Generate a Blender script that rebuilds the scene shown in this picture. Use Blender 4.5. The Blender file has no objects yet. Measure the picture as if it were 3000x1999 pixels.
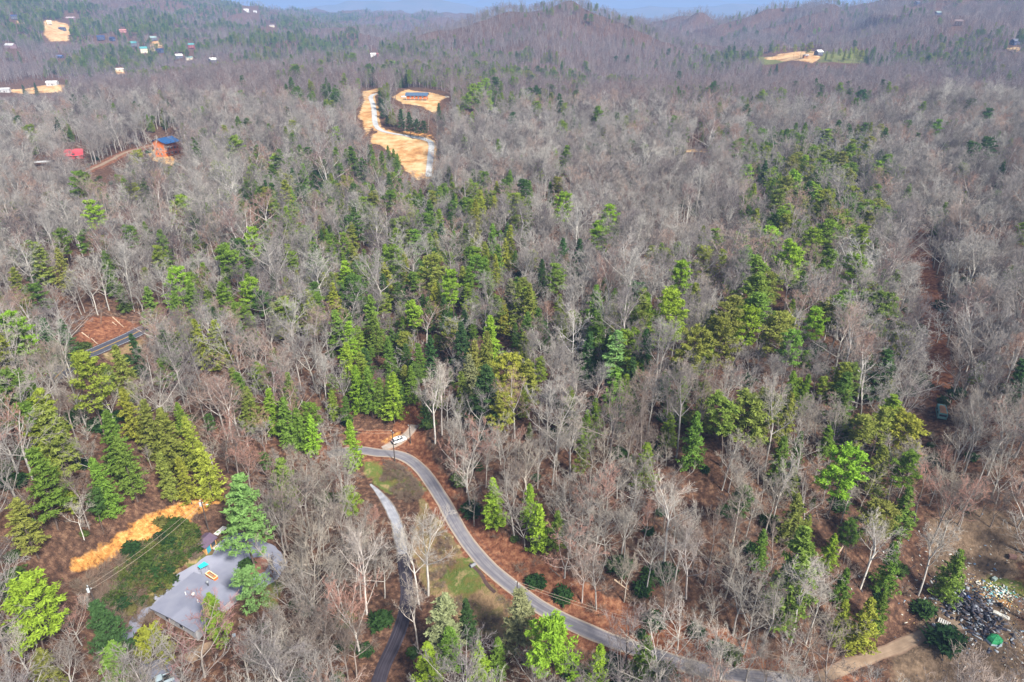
import bpy, bmesh, math, random
import numpy as np
from mathutils import Vector, Matrix
from mathutils.geometry import delaunay_2d_cdt

sc = bpy.context.scene
C = sc.collection
R = math.radians
rng = np.random.default_rng(7)
random.seed(7)

# ------------------------------------------------------------------ camera, sky, sun, exposure
ZC = 121.0
PITCH = R(26.5)
cam = bpy.data.cameras.new('camera'); cam.lens = 24.0; cam.sensor_width = 36.0
cam.clip_start = 1.0; cam.clip_end = 60000
camo = bpy.data.objects.new('camera', cam); C.objects.link(camo)
camo.location = (0, 0, ZC); camo.rotation_euler = (R(90) - PITCH, 0, 0)
sc.camera = camo

SUN_AZ, SUN_EL = R(142), R(45)          # azimuth clockwise from +Y (the way the camera looks)
w = bpy.data.worlds.new('World'); sc.world = w; w.use_nodes = True
nt = w.node_tree; nt.nodes.clear()
wo = nt.nodes.new('ShaderNodeOutputWorld'); bg = nt.nodes.new('ShaderNodeBackground')
sky = nt.nodes.new('ShaderNodeTexSky'); sky.sky_type = 'NISHITA'; sky.sun_disc = False
sky.sun_elevation = SUN_EL; sky.sun_rotation = SUN_AZ
sky.air_density = 1.0; sky.dust_density = 3.0; sky.ozone_density = 1.0
nt.links.new(sky.outputs[0], bg.inputs[0]); nt.links.new(bg.outputs[0], wo.inputs[0])
bg.inputs[1].default_value = 0.07
sl = bpy.data.lights.new('sun', 'SUN'); sl.energy = 3.3; sl.angle = R(8); sl.color = (1.0, 0.95, 0.87)
so = bpy.data.objects.new('sun', sl); C.objects.link(so)
sd = Vector((math.sin(SUN_AZ) * math.cos(SUN_EL), math.cos(SUN_AZ) * math.cos(SUN_EL), math.sin(SUN_EL)))
so.rotation_euler = (-sd).to_track_quat('-Z', 'Y').to_euler(); so.location = (0, 0, 400)
vs = sc.view_settings; vs.view_transform = 'Standard'; vs.look = 'None'; vs.gamma = 1.0
vs.use_curve_mapping = False; vs.exposure = 1.5
sc.render.engine = 'CYCLES'
cy = sc.cycles; cy.use_denoising = True; cy.max_bounces = 3; cy.diffuse_bounces = 1; cy.glossy_bounces = 1
cy.transmission_bounces = 2; cy.volume_bounces = 0; cy.transparent_max_bounces = 6
cy.use_adaptive_sampling = False
cy.pixel_filter_type = 'BLACKMAN_HARRIS'

# ------------------------------------------------------------------ photo calibration: pixel (3000 x 1999) -> direction
FPX = 2000.0
FW = np.array([0, math.cos(PITCH), -math.sin(PITCH)]); UP = np.array([0, math.sin(PITCH), math.cos(PITCH)])
def pdir(u, v):
    return np.array([(u - 1500) / FPX, 0, 0]) + FW - UP * ((v - 999.5) / FPX)
def proj(x, y, z):
    dz = z - ZC
    d = y * FW[1] + dz * FW[2]
    d = np.where(np.abs(d) < 1e-3, 1e-3, d)
    return 1500 + FPX * x / d, 999.5 - FPX * (y * UP[1] + dz * UP[2]) / d, d

# ------------------------------------------------------------------ terrain heights
CT = [  # u, v, z of the ground there
 (1050,1325,0),(1210,1340,0),(1340,1540,-1),(1450,1672,-1.5),(1620,1800,-2.5),(1900,1920,-3.5),(2300,1999,-4),
 (1120,1470,-3),(1175,1600,-4),(1190,1750,-5),(1130,1950,-6),(1280,1600,-3),(1400,1800,-4),(1300,1999,-6),(900,1800,-3),(900,1999,-5),
 (650,1640,3),(780,1660,1),(560,1760,2.5),(400,1820,3),(480,1990,0),(700,1900,0),(800,1500,4),(900,1600,-1),
 (500,1540,11),(350,1620,12),(250,1600,17),(300,1350,24),(100,1250,31),(450,1250,22),(600,1300,14),(0,1500,27),(0,1800,18),(0,1999,12),(250,1999,6),(200,1750,14),
 (600,1150,19),(800,1200,11),(950,1230,5),(150,1130,33),(300,1120,27),(400,1060,16),(300,1030,14),(200,1060,17),(430,970,15),(270,950,22),(100,950,29),
 (150,850,35),(300,750,44),(0,800,40),(500,800,36),(300,600,49),(100,600,46),(480,455,47),(360,450,46),(220,460,45),(100,540,43),(0,570,41),(0,420,42),(640,500,48),
 (700,900,27),(650,1000,22),(800,700,38),(800,560,44),(900,430,47),(950,330,48),(850,250,50),(700,235,50),(550,260,48),(400,290,46),
 (1180,1130,7),(1130,1000,12),(1100,880,17),(1060,750,24),(1100,620,28),(1200,520,33),(1190,420,40),(1190,392,43),(1270,405,43),(1090,330,49),(1085,275,54),(1220,280,55),(1300,285,53),(1290,340,48),
 (950,1050,17),(900,850,30),(1250,900,20),(1300,700,28),(1350,560,32),(1350,400,40),
 (1400,1350,5),(1330,1250,7),(1450,1150,14),(1500,1000,21),(1600,850,29),(1700,700,34),(1800,550,38),(1900,460,37),(2030,440,36),(2200,600,42),(2250,750,39),(2400,900,31),(2300,1100,24),(2100,1300,17),(1900,1500,9),(1700,1600,3),(1800,1700,2),(2000,1800,1),(2200,1700,5),(2100,1000,27),(1900,1150,20),(1700,1300,11),(1550,1500,4),(1900,800,33),(2000,650,38),
 (2400,1850,0),(2600,1700,2),(2900,1800,-1),(2850,1650,1),(3000,1999,-2),(2650,1450,7),(2750,1230,12),(2740,1000,22),(2690,800,30),(2620,650,32),(2550,520,38),(2450,400,42),
 (2990,1350,16),(2990,1000,33),(2990,750,47),(2990,500,60),(2850,650,41),(2850,450,52),(2700,330,52),(2850,900,29),(2900,1500,8),
 (1500,400,40),(1700,400,42),(1500,300,46),(1800,330,44),(2100,320,42),(2300,300,44),(1650,480,36),
]
CY = [  # u, v, distance y
 (2395,160,960),(2200,165,920),(2300,175,900),(2550,170,920),(2150,235,760),(2400,225,760),(2650,220,740),(2850,250,700),(2960,150,820),(2800,70,1050),(2740,40,1150),(2900,30,1150),(2600,60,1250),(2480,95,1300),(2990,0,1250),(2600,0,1600),(2420,10,1900),
 (1700,250,700),(1700,180,880),(1700,110,1060),(1700,55,1200),(1680,18,1330),(1500,120,1060),(1500,60,1250),(1480,35,1330),(1350,150,950),(1380,95,1150),(1330,90,1300),(1900,150,1050),(1900,90,1350),(1850,55,1420),(2050,150,1150),(2150,110,1500),(2050,85,1700),(2200,65,2200),(2000,60,2100),(2350,55,2200),
 (1240,200,720),(1100,215,700),(1100,165,1000),(1200,150,1020),(1050,120,1350),(1180,110,1500),(1250,95,1700),(1000,160,950),(900,200,780),
 (150,252,800),(20,275,740),(300,240,760),(170,200,900),(350,205,950),(430,160,1080),(290,120,1180),(560,145,1120),(620,185,980),(150,120,1150),(180,80,1280),(40,60,1300),(30,140,1050),(100,10,1650),(330,30,1700),(450,60,1500),(500,10,2200),(380,90,1320),(650,100,1500),(730,40,2100),(650,20,2500),(770,110,1400),(800,150,1150),(880,80,2000),(840,60,2150),(760,70,1900),(920,110,1600),
 (950,55,3000),(1150,50,3100),(1130,65,2700),(1020,85,2300),(1270,60,2900),(1150,40,3600),(960,38,4200),
]
CWD = [(-200,60,12),(200,60,-2),(0,35,-5),(-60,35,8),(60,35,-5),(-260,120,32),(260,110,10),(300,200,36),(-330,200,40),(-500,400,55),(520,400,78),(-900,700,60),(900,700,90),(-1500,1100,110),(1500,1000,140),(-2600,2000,160),(2600,2000,160),
       (0,6500,-40),(-3000,6500,10),(3500,6500,0),(6000,6500,60),(-6000,6500,60),(-5000,4000,140),(5000,4000,140),(1500,4500,-20),(2400,3800,20),(900,3000,0),(140,1750,-5),(-110,1850,-5),(480,1900,0),(250,2500,-10),(700,2700,-5),(1300,2700,0),(-600,2900,-10),(2000,2900,20)]
cx, cyy, cz = [], [], []
for u, v, z in CT:
    z *= float(np.interp(v, [250, 450, 800, 1100, 1400], [.75, .62, .58, .82, 1.0])); d = pdir(u, v); t = (z - ZC) / d[2]; cx.append(d[0]*t); cyy.append(d[1]*t); cz.append(z)
for u, v, y in CY:
    y *= 1.25; d = pdir(u, v); t = y / d[1]; cx.append(d[0]*t); cyy.append(y); cz.append(ZC + d[2]*t - 14.0)
for x, y, z in CWD:
    if 150 < y < 2500: z *= .7
    cx.append(x); cyy.append(y); cz.append(z)
cx = np.array(cx); cyy = np.array(cyy); cz = np.array(cz, float)
def wq(x, y):
    y = np.maximum(y, 30.0)
    return np.stack([x / y * 2.2, np.log(y) * 1.5], -1)
def ker(r2): return 0.5 * r2 * np.log(r2 + 1e-9)
PC = wq(cx, cyy); NC = len(PC)
K = ker(((PC[:, None] - PC[None]) ** 2).sum(-1)) + np.eye(NC) * 2e-3
A = np.zeros((NC + 3, NC + 3)); A[:NC, :NC] = K; A[:NC, NC] = 1; A[:NC, NC+1:] = PC; A[NC, :NC] = 1; A[NC+1:, :NC] = PC.T
sol = np.linalg.solve(A, np.concatenate([cz, np.zeros(3)]))
def tps(x, y):
    q = wq(x, y); out = np.empty(len(q))
    for i in range(0, len(q), 20000):
        b = q[i:i+20000]
        r2 = ((b[:, None] - PC[None]) ** 2).sum(-1)
        out[i:i+20000] = ker(r2) @ sol[:NC] + sol[NC] + b @ sol[NC+1:]
    return out
_perm = rng.permutation(512)
def vnoise(x, y):
    xi = np.floor(x).astype(int); yi = np.floor(y).astype(int); xf = x - xi; yf = y - yi
    h = lambda a, b: _perm[(_perm[a & 511] + b) & 511] / 255.5 - 1
    sx = xf*xf*(3-2*xf); sy = yf*yf*(3-2*yf)
    return (h(xi, yi)*(1-sx)+h(xi+1, yi)*sx)*(1-sy) + (h(xi, yi+1)*(1-sx)+h(xi+1, yi+1)*sx)*sy
def fbm(x, y, o=3): return sum(vnoise(x*2**i+17*i, y*2**i-9*i) / 2**i for i in range(o))
NS, NL = 620, 680
SMAX = 1.55; L0, L1 = math.log(34.0), math.log(7000.0)
gs = np.linspace(-SMAX, SMAX, NS); gl = np.linspace(L0, L1, NL)
GL, GS = np.meshgrid(gl, gs, indexing='ij')
GY = np.exp(GL); GX = GS * GY
fy = GY.ravel(); fx = GX.ravel()
amp = np.interp(fy, [0, 250, 600, 1100, 2400, 7000], [0.5, 0.9, 2.0, 7.0, 16, 22])
ramp_ = np.interp(fy, [0, 700, 1150, 1700, 3500, 7000], [0, 0, 11, 30, 44, 30])
fold = 1 - np.abs(fbm(fx/260 + 2.3, fy/340 + 1.1, 3))*1.5          # ridges and side valleys of the far hills
GZ = (tps(fx, fy) + amp * fbm(fx / 130, fy / 130) + ramp_ * (fold - .45) + 0.25 * fbm(fx / 9, fy / 9)).reshape(NL, NS)
def ground(x, y):
    x = np.atleast_1d(np.asarray(x, float)); y = np.maximum(np.atleast_1d(np.asarray(y, float)), 34.01)
    a = (np.log(y) - L0) / (L1 - L0) * (NL - 1); b = (x / y + SMAX) / (2 * SMAX) * (NS - 1)
    a = np.clip(a, 0, NL - 1.001); b = np.clip(b, 0, NS - 1.001)
    i = a.astype(int); j = b.astype(int); f = a - i; g = b - j
    return (GZ[i, j]*(1-g)+GZ[i, j+1]*g)*(1-f) + (GZ[i+1, j]*(1-g)+GZ[i+1, j+1]*g)*f
def gz(x, y): return float(ground(x, y)[0])
_T = np.exp(np.linspace(math.log(60), math.log(6500), 3000))
def hit(u, v, h=0.0):
    d = pdir(u, v)
    x = d[0]*_T; y = d[1]*_T; z = ZC + d[2]*_T
    below = z < ground(x, y) + h
    k = int(np.argmax(below)) if below.any() else len(_T) - 1
    k0 = max(k - 1, 0)
    t0, t1 = _T[k0], _T[k]
    for _ in range(12):
        tm = 0.5 * (t0 + t1)
        if ZC + d[2]*tm < gz(d[0]*tm, d[1]*tm) + h: t1 = tm
        else: t0 = tm
    return Vector((d[0]*t1, d[1]*t1, gz(d[0]*t1, d[1]*t1)))
def hits(pts): return [hit(u, v) for u, v in pts]
def smooth_line(pts, step=1.5):
    p = np.array([[q[0], q[1]] for q in pts])
    for _ in range(3):
        q = np.empty((2*len(p), 2)); q[0] = p[0]; q[-1] = p[-1]
        q[1:-1:2] = 0.75*p[:-1] + 0.25*p[1:]; q[2:-1:2] = 0.25*p[:-1] + 0.75*p[1:]
        p = q
    s = np.concatenate([[0], np.cumsum(np.linalg.norm(np.diff(p, axis=0), axis=1))])
    n = max(int(s[-1] / step), 2); t = np.linspace(0, s[-1], n)
    return np.stack([np.interp(t, s, p[:, 0]), np.interp(t, s, p[:, 1])], -1)
def line_dist(x, y, L):
    d = np.full(len(x), 1e9); k = np.zeros(len(x), int)
    for i in range(0, len(x), 20000):
        dd = (x[i:i+20000, None]-L[None, :, 0])**2 + (y[i:i+20000, None]-L[None, :, 1])**2
        k[i:i+20000] = dd.argmin(1); d[i:i+20000] = np.sqrt(dd.min(1))
    return d, k
def inpoly(x, y, P):
    P = np.asarray([[p[0], p[1]] for p in P]); ins = np.zeros(np.shape(x), bool); j = len(P) - 1
    for i in range(len(P)):
        a, b = P[i], P[j]
        c = ((a[1] > y) != (b[1] > y)) & (x < (b[0]-a[0]) * (y-a[1]) / (b[1]-a[1] + 1e-12) + a[0])
        ins ^= c; j = i
    return ins
def polysd(x, y, P):
    P = np.asarray([[p[0], p[1]] for p in P]); d = np.full(len(x), 1e9)
    for i in range(len(P)):
        a = P[i]; b = P[(i+1) % len(P)]; ab = b - a
        t = np.clip(((x-a[0])*ab[0] + (y-a[1])*ab[1]) / (ab @ ab + 1e-9), 0, 1)
        d = np.minimum(d, np.hypot(x-a[0]-t*ab[0], y-a[1]-t*ab[1]))
    return np.where(inpoly(x, y, P), d, -d)

# roads: centre lines in the place
MAIN_PX = [(960,1330),(1000,1324),(1055,1323),(1110,1324),(1160,1330),(1205,1350),(1245,1385),(1283,1440),(1315,1500),(1350,1565),(1400,1628),(1450,1678),(1500,1722),(1560,1766),(1630,1806),(1700,1840),(1790,1880),(1900,1920),(2000,1947),(2130,1972),(2300,1990),(2420,2015),(2560,2060)]
LANE_PX = [(1085,1415),(1108,1440),(1128,1470),(1150,1505),(1165,1545),(1175,1590),(1180,1630),(1187,1680),(1193,1730),(1190,1780),(1175,1840),(1150,1900),(1125,1950),(1110,1999),(1095,2070)]
TRACK_PX = [(2380,1990),(2480,1950),(2560,1925),(2640,1893),(2720,1870),(2800,1850)]
HWY_PX = [(150,1090),(220,1068),(290,1038),(330,1016),(380,993),(430,970),(490,945),(560,925)]
CABIN_PX = [(20,575),(120,545),(200,520),(260,500),(310,478),(360,450),(420,432),(450,424)]
SWITCH_PX = [(1256,520),(1258,490),(1262,455),(1266,425),(1258,407),(1230,401),(1190,398),(1150,393),(1115,384),(1098,366),(1097,335),(1093,305),(1084,287),(1090,278),(1108,275)]
PULL_PX = [(1120,1318),(1150,1305),(1185,1285),(1205,1262),(1215,1235)]
RO = {}
def flatten(name, px, wid, step=1.5, blend=5.0, sm=25):
    global GZ
    L = smooth_line(hits(px), step)
    z = ground(L[:, 0], L[:, 1]); k = max(int(sm / step), 3)
    zp = np.concatenate([np.full(k, z[0]), z, np.full(k, z[-1])])
    z = np.convolve(zp, np.ones(2*k+1)/(2*k+1), 'valid')
    f = GZ.ravel()
    m = (fx > L[:, 0].min()-20) & (fx < L[:, 0].max()+20) & (fy > L[:, 1].min()-20) & (fy < L[:, 1].max()+20)
    idx = np.nonzero(m)[0]; d, kk = line_dist(fx[idx], fy[idx], L)
    t = np.clip((d - wid/2 - 0.9) / blend, 0, 1); t = t*t*(3-2*t)
    f[idx] = f[idx]*t + z[kk]*(1-t)
    GZ = f.reshape(NL, NS); RO[name] = L
    return L
flatten('highway', HWY_PX, 7.4, blend=7)
flatten('cabin', CABIN_PX, 3.6)
flatten('switch', SWITCH_PX, 4.5, blend=4, sm=12)
flatten('track', TRACK_PX, 3.5)
flatten('lane', LANE_PX, 3.4, blend=4)
flatten('pull', PULL_PX, 3.4, blend=3)
flatten('main', MAIN_PX, 4.4, blend=5)
def pad(poly_px, blend=3.0, z=None, poly=None):
    global GZ
    P = poly if poly is not None else hits(poly_px); f = GZ.ravel()
    X = [p[0] for p in P]; Y = [p[1] for p in P]
    m = (fx > min(X)-15) & (fx < max(X)+15) & (fy > min(Y)-15) & (fy < max(Y)+15); idx = np.nonzero(m)[0]
    zz = z if z is not None else np.mean([gz(a, b) for a, b in zip(X, Y)])
    t = np.clip(-polysd(fx[idx], fy[idx], P) / blend, 0, 1); t = t*t*(3-2*t)
    f[idx] = f[idx]*t + zz*(1-t); GZ = f.reshape(NL, NS)
    return zz
DRIVE_PX = [(330,1885),(355,1850),(390,1808),(447,1745),(505,1694),(560,1660),(620,1624),(652,1582),(672,1563),(720,1562),(770,1584),(808,1602),(842,1648),(820,1692),(770,1725),(700,1760),(640,1790),(560,1790),(470,1790),(440,1790),(405,1845),(375,1890)]
pad([(470,1760),(575,1665),(690,1640),(760,1600),(830,1650),(760,1725),(690,1760),(560,1850)], blend=6)
pad([(1200,405),(1262,410),(1255,440),(1200,430)], blend=10)
PADB = hits([(1175,286),(1270,288),(1285,275),(1180,270)]); pad(None, poly=PADB, blend=10)
pad([(2760,1740),(2990,1720),(2990,1880),(2800,1880)], blend=15)
ZG = GZ.ravel()

# ------------------------------------------------------------------ material helpers
def nodes(name):
    m = bpy.data.materials.new(name); m.use_nodes = True; n = m.node_tree; n.nodes.clear()
    out = n.nodes.new('ShaderNodeOutputMaterial'); return m, n, out
def mat(name, c1, c2=None, scale=3.0, rough=0.85, metal=0.0, bump=0.0, rnd=0.0, spec=0.3, detail=4):
    m, n, out = nodes(name); N = n.nodes.new; lk = n.links.new
    b = N('ShaderNodeBsdfPrincipled'); b.inputs['Roughness'].default_value = rough; b.inputs['Metallic'].default_value = metal
    b.inputs['Specular IOR Level'].default_value = spec
    tc = N('ShaderNodeTexCoord'); no = N('ShaderNodeTexNoise'); no.inputs['Scale'].default_value = scale; no.inputs['Detail'].default_value = detail
    lk(tc.outputs['Object'], no.inputs['Vector'])
    rp = N('ShaderNodeMapRange'); rp.inputs[1].default_value = 0.3; rp.inputs[2].default_value = 0.7; lk(no.outputs[0], rp.inputs[0])
    mx = N('ShaderNodeMix'); mx.data_type = 'RGBA'
    c2 = c2 or tuple(min(1, a * 0.72) for a in c1)
    mx.inputs['A'].default_value = (*c1, 1); mx.inputs['B'].default_value = (*c2, 1); lk(rp.outputs[0], mx.inputs['Factor'])
    col = mx.outputs['Result']
    if rnd:
        oi = N('ShaderNodeObjectInfo'); hs = N('ShaderNodeHueSaturation'); mr = N('ShaderNodeMapRange')
        mr.inputs[3].default_value = 1 - rnd; mr.inputs[4].default_value = 1 + rnd
        lk(oi.outputs['Random'], mr.inputs[0]); lk(mr.outputs[0], hs.inputs['Value']); lk(col, hs.inputs['Color']); col = hs.outputs[0]
    lk(col, b.inputs['Base Color'])
    if bump:
        bp = N('ShaderNodeBump'); bp.inputs['Strength'].default_value = bump; bp.inputs['Distance'].default_value = 0.1
        lk(no.outputs[0], bp.inputs['Height']); lk(bp.outputs[0], b.inputs['Normal'])
    lk(b.outputs[0], out.inputs['Surface']); return m
def tintmat(name, ramp, leaf=False, objcol=False, tr=0.3, var=0.25):
    """bark or leaves: colour from the object's own tint, or from its random number along a ramp"""
    m, n, out = nodes(name); N = n.nodes.new; lk = n.links.new
    oi = N('ShaderNodeObjectInfo')
    if objcol: col = oi.outputs['Color']
    else:
        cr = N('ShaderNodeValToRGB'); cr.color_ramp.interpolation = 'LINEAR'; e = cr.color_ramp.elements
        for k, (p, c) in enumerate(ramp):
            el = e[k] if k < 2 else e.new(p)
            el.position = p; el.color = (*c, 1)
        lk(oi.outputs['Random'], cr.inputs[0]); col = cr.outputs[0]
    tc = N('ShaderNodeTexCoord'); no = N('ShaderNodeTexNoise'); no.inputs['Scale'].default_value = 0.9 if leaf else 0.6; no.inputs['Detail'].default_value = 3
    lk(tc.outputs['Object'], no.inputs['Vector'])
    mr = N('ShaderNodeMapRange'); mr.inputs[1].default_value = 0.3; mr.inputs[2].default_value = 0.7
    mr.inputs[3].default_value = 1 - var; mr.inputs[4].default_value = 1 + var; lk(no.outputs[0], mr.inputs[0])
    hs = N('ShaderNodeHueSaturation'); lk(mr.outputs[0], hs.inputs['Value']); lk(col, hs.inputs['Color'])
    d = N('ShaderNodeBsdfDiffuse'); lk(hs.outputs[0], d.inputs['Color'])
    if leaf:
        t = N('ShaderNodeBsdfTranslucent'); lk(hs.outputs[0], t.inputs['Color'])
        ms = N('ShaderNodeMixShader'); ms.inputs[0].default_value = tr
        lk(d.outputs[0], ms.inputs[1]); lk(t.outputs[0], ms.inputs[2]); lk(ms.outputs[0], out.inputs['Surface'])
    else: lk(d.outputs[0], out.inputs['Surface'])
    return m

def mesh(name, V, F, mats=(), smooth=False, mi=None):
    me = bpy.data.meshes.new(name)
    V = np.asarray(V, dtype=np.float32).reshape(-1, 3)
    if isinstance(F, np.ndarray):
        nf, k = F.shape; me.vertices.add(len(V)); me.vertices.foreach_set('co', V.ravel())
        me.loops.add(nf*k); me.loops.foreach_set('vertex_index', F.astype(np.int32).ravel())
        me.polygons.add(nf); me.polygons.foreach_set('loop_start', np.arange(0, nf*k, k, dtype=np.int32))
        me.update(calc_edges=True)
    else:
        me.from_pydata([tuple(v) for v in V], [], F); me.update()
    for m in (mats if isinstance(mats, (list, tuple)) else [mats]): me.materials.append(m)
    if mi is not None: me.polygons.foreach_set('material_index', np.asarray(mi, dtype=np.int32))
    if smooth: me.polygons.foreach_set('use_smooth', np.ones(len(me.polygons), bool))
    return me
def tag(o, label=None, cat=None, group=None, kind=None):
    if label: o['label'] = label
    if cat: o['category'] = cat
    if group: o['group'] = group
    if kind: o['kind'] = kind
    return o
def link(name, me, parent=None, loc=None):
    o = bpy.data.objects.new(name, me); C.objects.link(o)
    if parent: o.parent = parent
    if loc is not None: o.location = loc
    return o
def thing(name, label, cat, loc=(0,0,0), rz=0.0, group=None):
    o = bpy.data.objects.new(name, None); C.objects.link(o); o.location = loc; o.rotation_euler = (0, 0, rz)
    o.empty_display_size = 0.5
    return tag(o, label, cat, group)

class MB:
    def __init__(s): s.v = []; s.f = []
    def box(s, c, sz, rz=0.0, tilt=None):
        b = len(s.v); M = Matrix.Rotation(rz, 3, 'Z')
        if tilt is not None: M = M @ tilt
        for dx in (-.5, .5):
            for dy in (-.5, .5):
                for dz in (-.5, .5): s.v.append(tuple(Vector(c) + M @ Vector((dx*sz[0], dy*sz[1], dz*sz[2]))))
        s.f += [tuple(b+i for i in q) for q in ((0,1,3,2),(4,6,7,5),(0,4,5,1),(2,3,7,6),(0,2,6,4),(1,5,7,3))]; return s
    def tube(s, p0, p1, r0, r1=None, n=8, cap=True):
        r1 = r0 if r1 is None else r1; p0 = Vector(p0); p1 = Vector(p1); d = (p1-p0).normalized()
        a = d.orthogonal().normalized(); c = d.cross(a); b = len(s.v)
        for p, r in ((p0, r0), (p1, r1)):
            for k in range(n): t = 2*math.pi*k/n; s.v.append(tuple(p + (a*math.cos(t)+c*math.sin(t))*r))
        s.f += [(b+k, b+(k+1) % n, b+n+(k+1) % n, b+n+k) for k in range(n)]
        if cap: s.f += [tuple(b+k for k in range(n-1, -1, -1)), tuple(b+n+k for k in range(n))]
        return s
    def path(s, pts, r, n=5):
        for a, b in zip(pts[:-1], pts[1:]): s.tube(a, b, r, r, n, False)
        return s
    def prism(s, poly, y0, y1):     # poly in xz, extruded along y
        b = len(s.v); n = len(poly)
        s.v += [(p[0], y0, p[1]) for p in poly] + [(p[0], y1, p[1]) for p in poly]
        s.f += [tuple(b+k for k in range(n)), tuple(b+n+k for k in range(n-1, -1, -1))]
        s.f += [(b+k, b+n+k, b+n+(k+1) % n, b+(k+1) % n) for k in range(n)]; return s
    def loft(s, rings, closed=True, cap=True):
        b = len(s.v); n = len(rings[0])
        for r in rings: s.v += [tuple(p) for p in r]
        for i in range(len(rings)-1):
            for k in range(n if closed else n-1): s.f.append((b+i*n+k, b+i*n+(k+1) % n, b+(i+1)*n+(k+1) % n, b+(i+1)*n+k))
        if cap: s.f += [tuple(b+k for k in range(n-1, -1, -1)), tuple(b+(len(rings)-1)*n+k for k in range(n))]
        return s
    def out(s, name, m, parent=None, loc=None, smooth=False, bevel=0):
        me = mesh(name, s.v, s.f, m, smooth)
        bm = bmesh.new(); bm.from_mesh(me); bmesh.ops.recalc_face_normals(bm, faces=bm.faces)
        if bevel: bmesh.ops.bevel(bm, geom=list(bm.edges), offset=bevel, segments=2, affect='EDGES')
        bm.to_mesh(me); bm.free()
        return link(name, me, parent, loc)

# ------------------------------------------------------------------ the ground
def attr_mask(polys_px, soft=2.0, px=True):
    m = np.zeros(len(fx), np.float32)
    for P in polys_px:
        W = hits(P) if px else P
        X = [p[0] for p in W]; Y = [p[1] for p in W]; s = soft * max(1.0, np.mean(Y) / 200)
        k = np.nonzero((fx > min(X)-9*s) & (fx < max(X)+9*s) & (fy > min(Y)-9*s) & (fy < max(Y)+9*s))[0]
        if len(k) == 0: continue
        m[k] = np.maximum(m[k], np.clip(polysd(fx[k], fy[k], W) / s * 0.5 + 0.5, 0, 1))
    return m
def road_mask(L, d0, d1):
    m = np.zeros(len(fx), np.float32)
    k = np.nonzero((fx > L[:, 0].min()-30) & (fx < L[:, 0].max()+30) & (fy > L[:, 1].min()-30) & (fy < L[:, 1].max()+30))[0]
    d, _ = line_dist(fx[k], fy[k], L); m[k] = 1 - np.clip((d-d0)/(d1-d0), 0, 1); return m
ORANGE_PX = [(190,1665),(250,1615),(340,1562),(420,1512),(500,1480),(560,1456),(600,1442),(655,1436),(650,1470),(600,1494),(570,1520),(525,1552),(480,1592),(430,1600),(400,1592),(330,1640),(230,1692)]
grass = attr_mask([[(1060,1352),(1150,1362),(1215,1395),(1250,1440),(1225,1450),(1190,1440),(1130,1445),(1080,1400)],
                   [(545,1660),(615,1622),(650,1578),(668,1558),(690,1545),(700,1560),(672,1568),(655,1590),(625,1632),(560,1668)],
                   [(1320,1640),(1400,1640),(1420,1720),(1360,1760),(1290,1700)],[(800,1690),(830,1700),(810,1790),(760,1760)],
                   [(2180,178),(2260,165),(2300,182),(2240,190)],[(2400,150),(2540,150),(2540,185),(2400,185)],  # green widened round the far-right clearing, its sunlight put into the colour
                   [(2880,1690),(3000,1700),(3000,1745),(2900,1735)]])
field = attr_mask([[(1235,1460),(1300,1540),(1370,1650),(1470,1745),(1530,1810),(1480,1870),(1400,1850),(1330,1810),(1250,1720),(1200,1600)],
                   [(380,1815),(447,1738),(505,1685),(560,1650),(520,1650),(440,1720),(360,1800)],[(300,1040),(420,985),(430,1000),(330,1060)]])
tan = attr_mask([[(1112,388),(1150,398),(1190,402),(1258,408),(1256,440),(1250,500),(1225,530),(1190,500),(1160,455),(1115,425),(1085,420),(1090,395)],
                 [(1050,345),(1068,295),(1062,268),(1108,258),(1108,270),(1082,276),(1078,290),(1086,320),(1090,360),(1075,400),(1062,350)],
                 [(1148,284),(1190,262),(1262,272),(1312,284),(1290,294),(1275,335),(1240,312),(1180,304)],
                 [(130,62),(165,60),(205,80),(200,120),(150,122),(125,95)],[(5,262),(60,262),(130,250),(190,250),(180,270),(60,275)],[(52,50),(85,50),(70,70),(50,68)],
                 [(2240,170),(2285,158),(2330,152),(2400,152),(2400,172),(2380,185),(2300,180)],[(290,200),(360,198),(380,215),(300,218)],[(440,120),(478,122),(470,150),(440,150)],  # first patch enlarged so its tan stands in for sunlight there
                 [(2950,138),(3000,140),(3000,152),(2955,150)],[(430,440),(480,440),(530,480),(500,490),(440,465)],[(2010,437),(2070,437),(2070,446),(2010,446)]], 1.2)
tan = np.maximum(tan, road_mask(RO['switch'], 2.6, 5.0))
orange = 0.76*attr_mask([ORANGE_PX, [(1110,1300),(1130,1283),(1170,1262),(1190,1250),(1170,1275),(1130,1300)], [(1110,378),(1150,380),(1200,386),(1268,396),(1268,403),(1200,398),(1150,393),(1110,384)]], 1.5)
clay = attr_mask([[(1050,1258),(1150,1262),(1190,1190),(1215,1160),(1245,1165),(1250,1250),(1245,1300),(1290,1390),(1240,1340),(1130,1312),(1050,1312)],
                  [(2655,690),(2705,650),(2740,800),(2775,1000),(2800,1190),(2735,1210),(2715,1000),(2685,820)],
                  [(1060,1345),(1150,1348),(1170,1370),(1080,1368)],[(215,990),(270,930),(330,925),(400,950),(420,965),(290,1028)],
                  [(1290,1400),(1370,1530),(1450,1620),(1650,1760),(1800,1840),(2000,1900),(2250,1950),(2250,1900),(2000,1830),(1800,1760),(1600,1650),(1450,1560),(1350,1450)]], 2.0)
clay = np.maximum(clay, road_mask(RO['main'], 3.0, 6.0))
clay = np.maximum(clay, 0.8 * road_mask(RO['cabin'], 2.0, 9.0))
dump = attr_mask([[(2720,1520),(2800,1480),(3000,1520),(3000,2080),(2650,2080),(2600,1920),(2690,1850),(2740,1700)]], 4.0)
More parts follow.
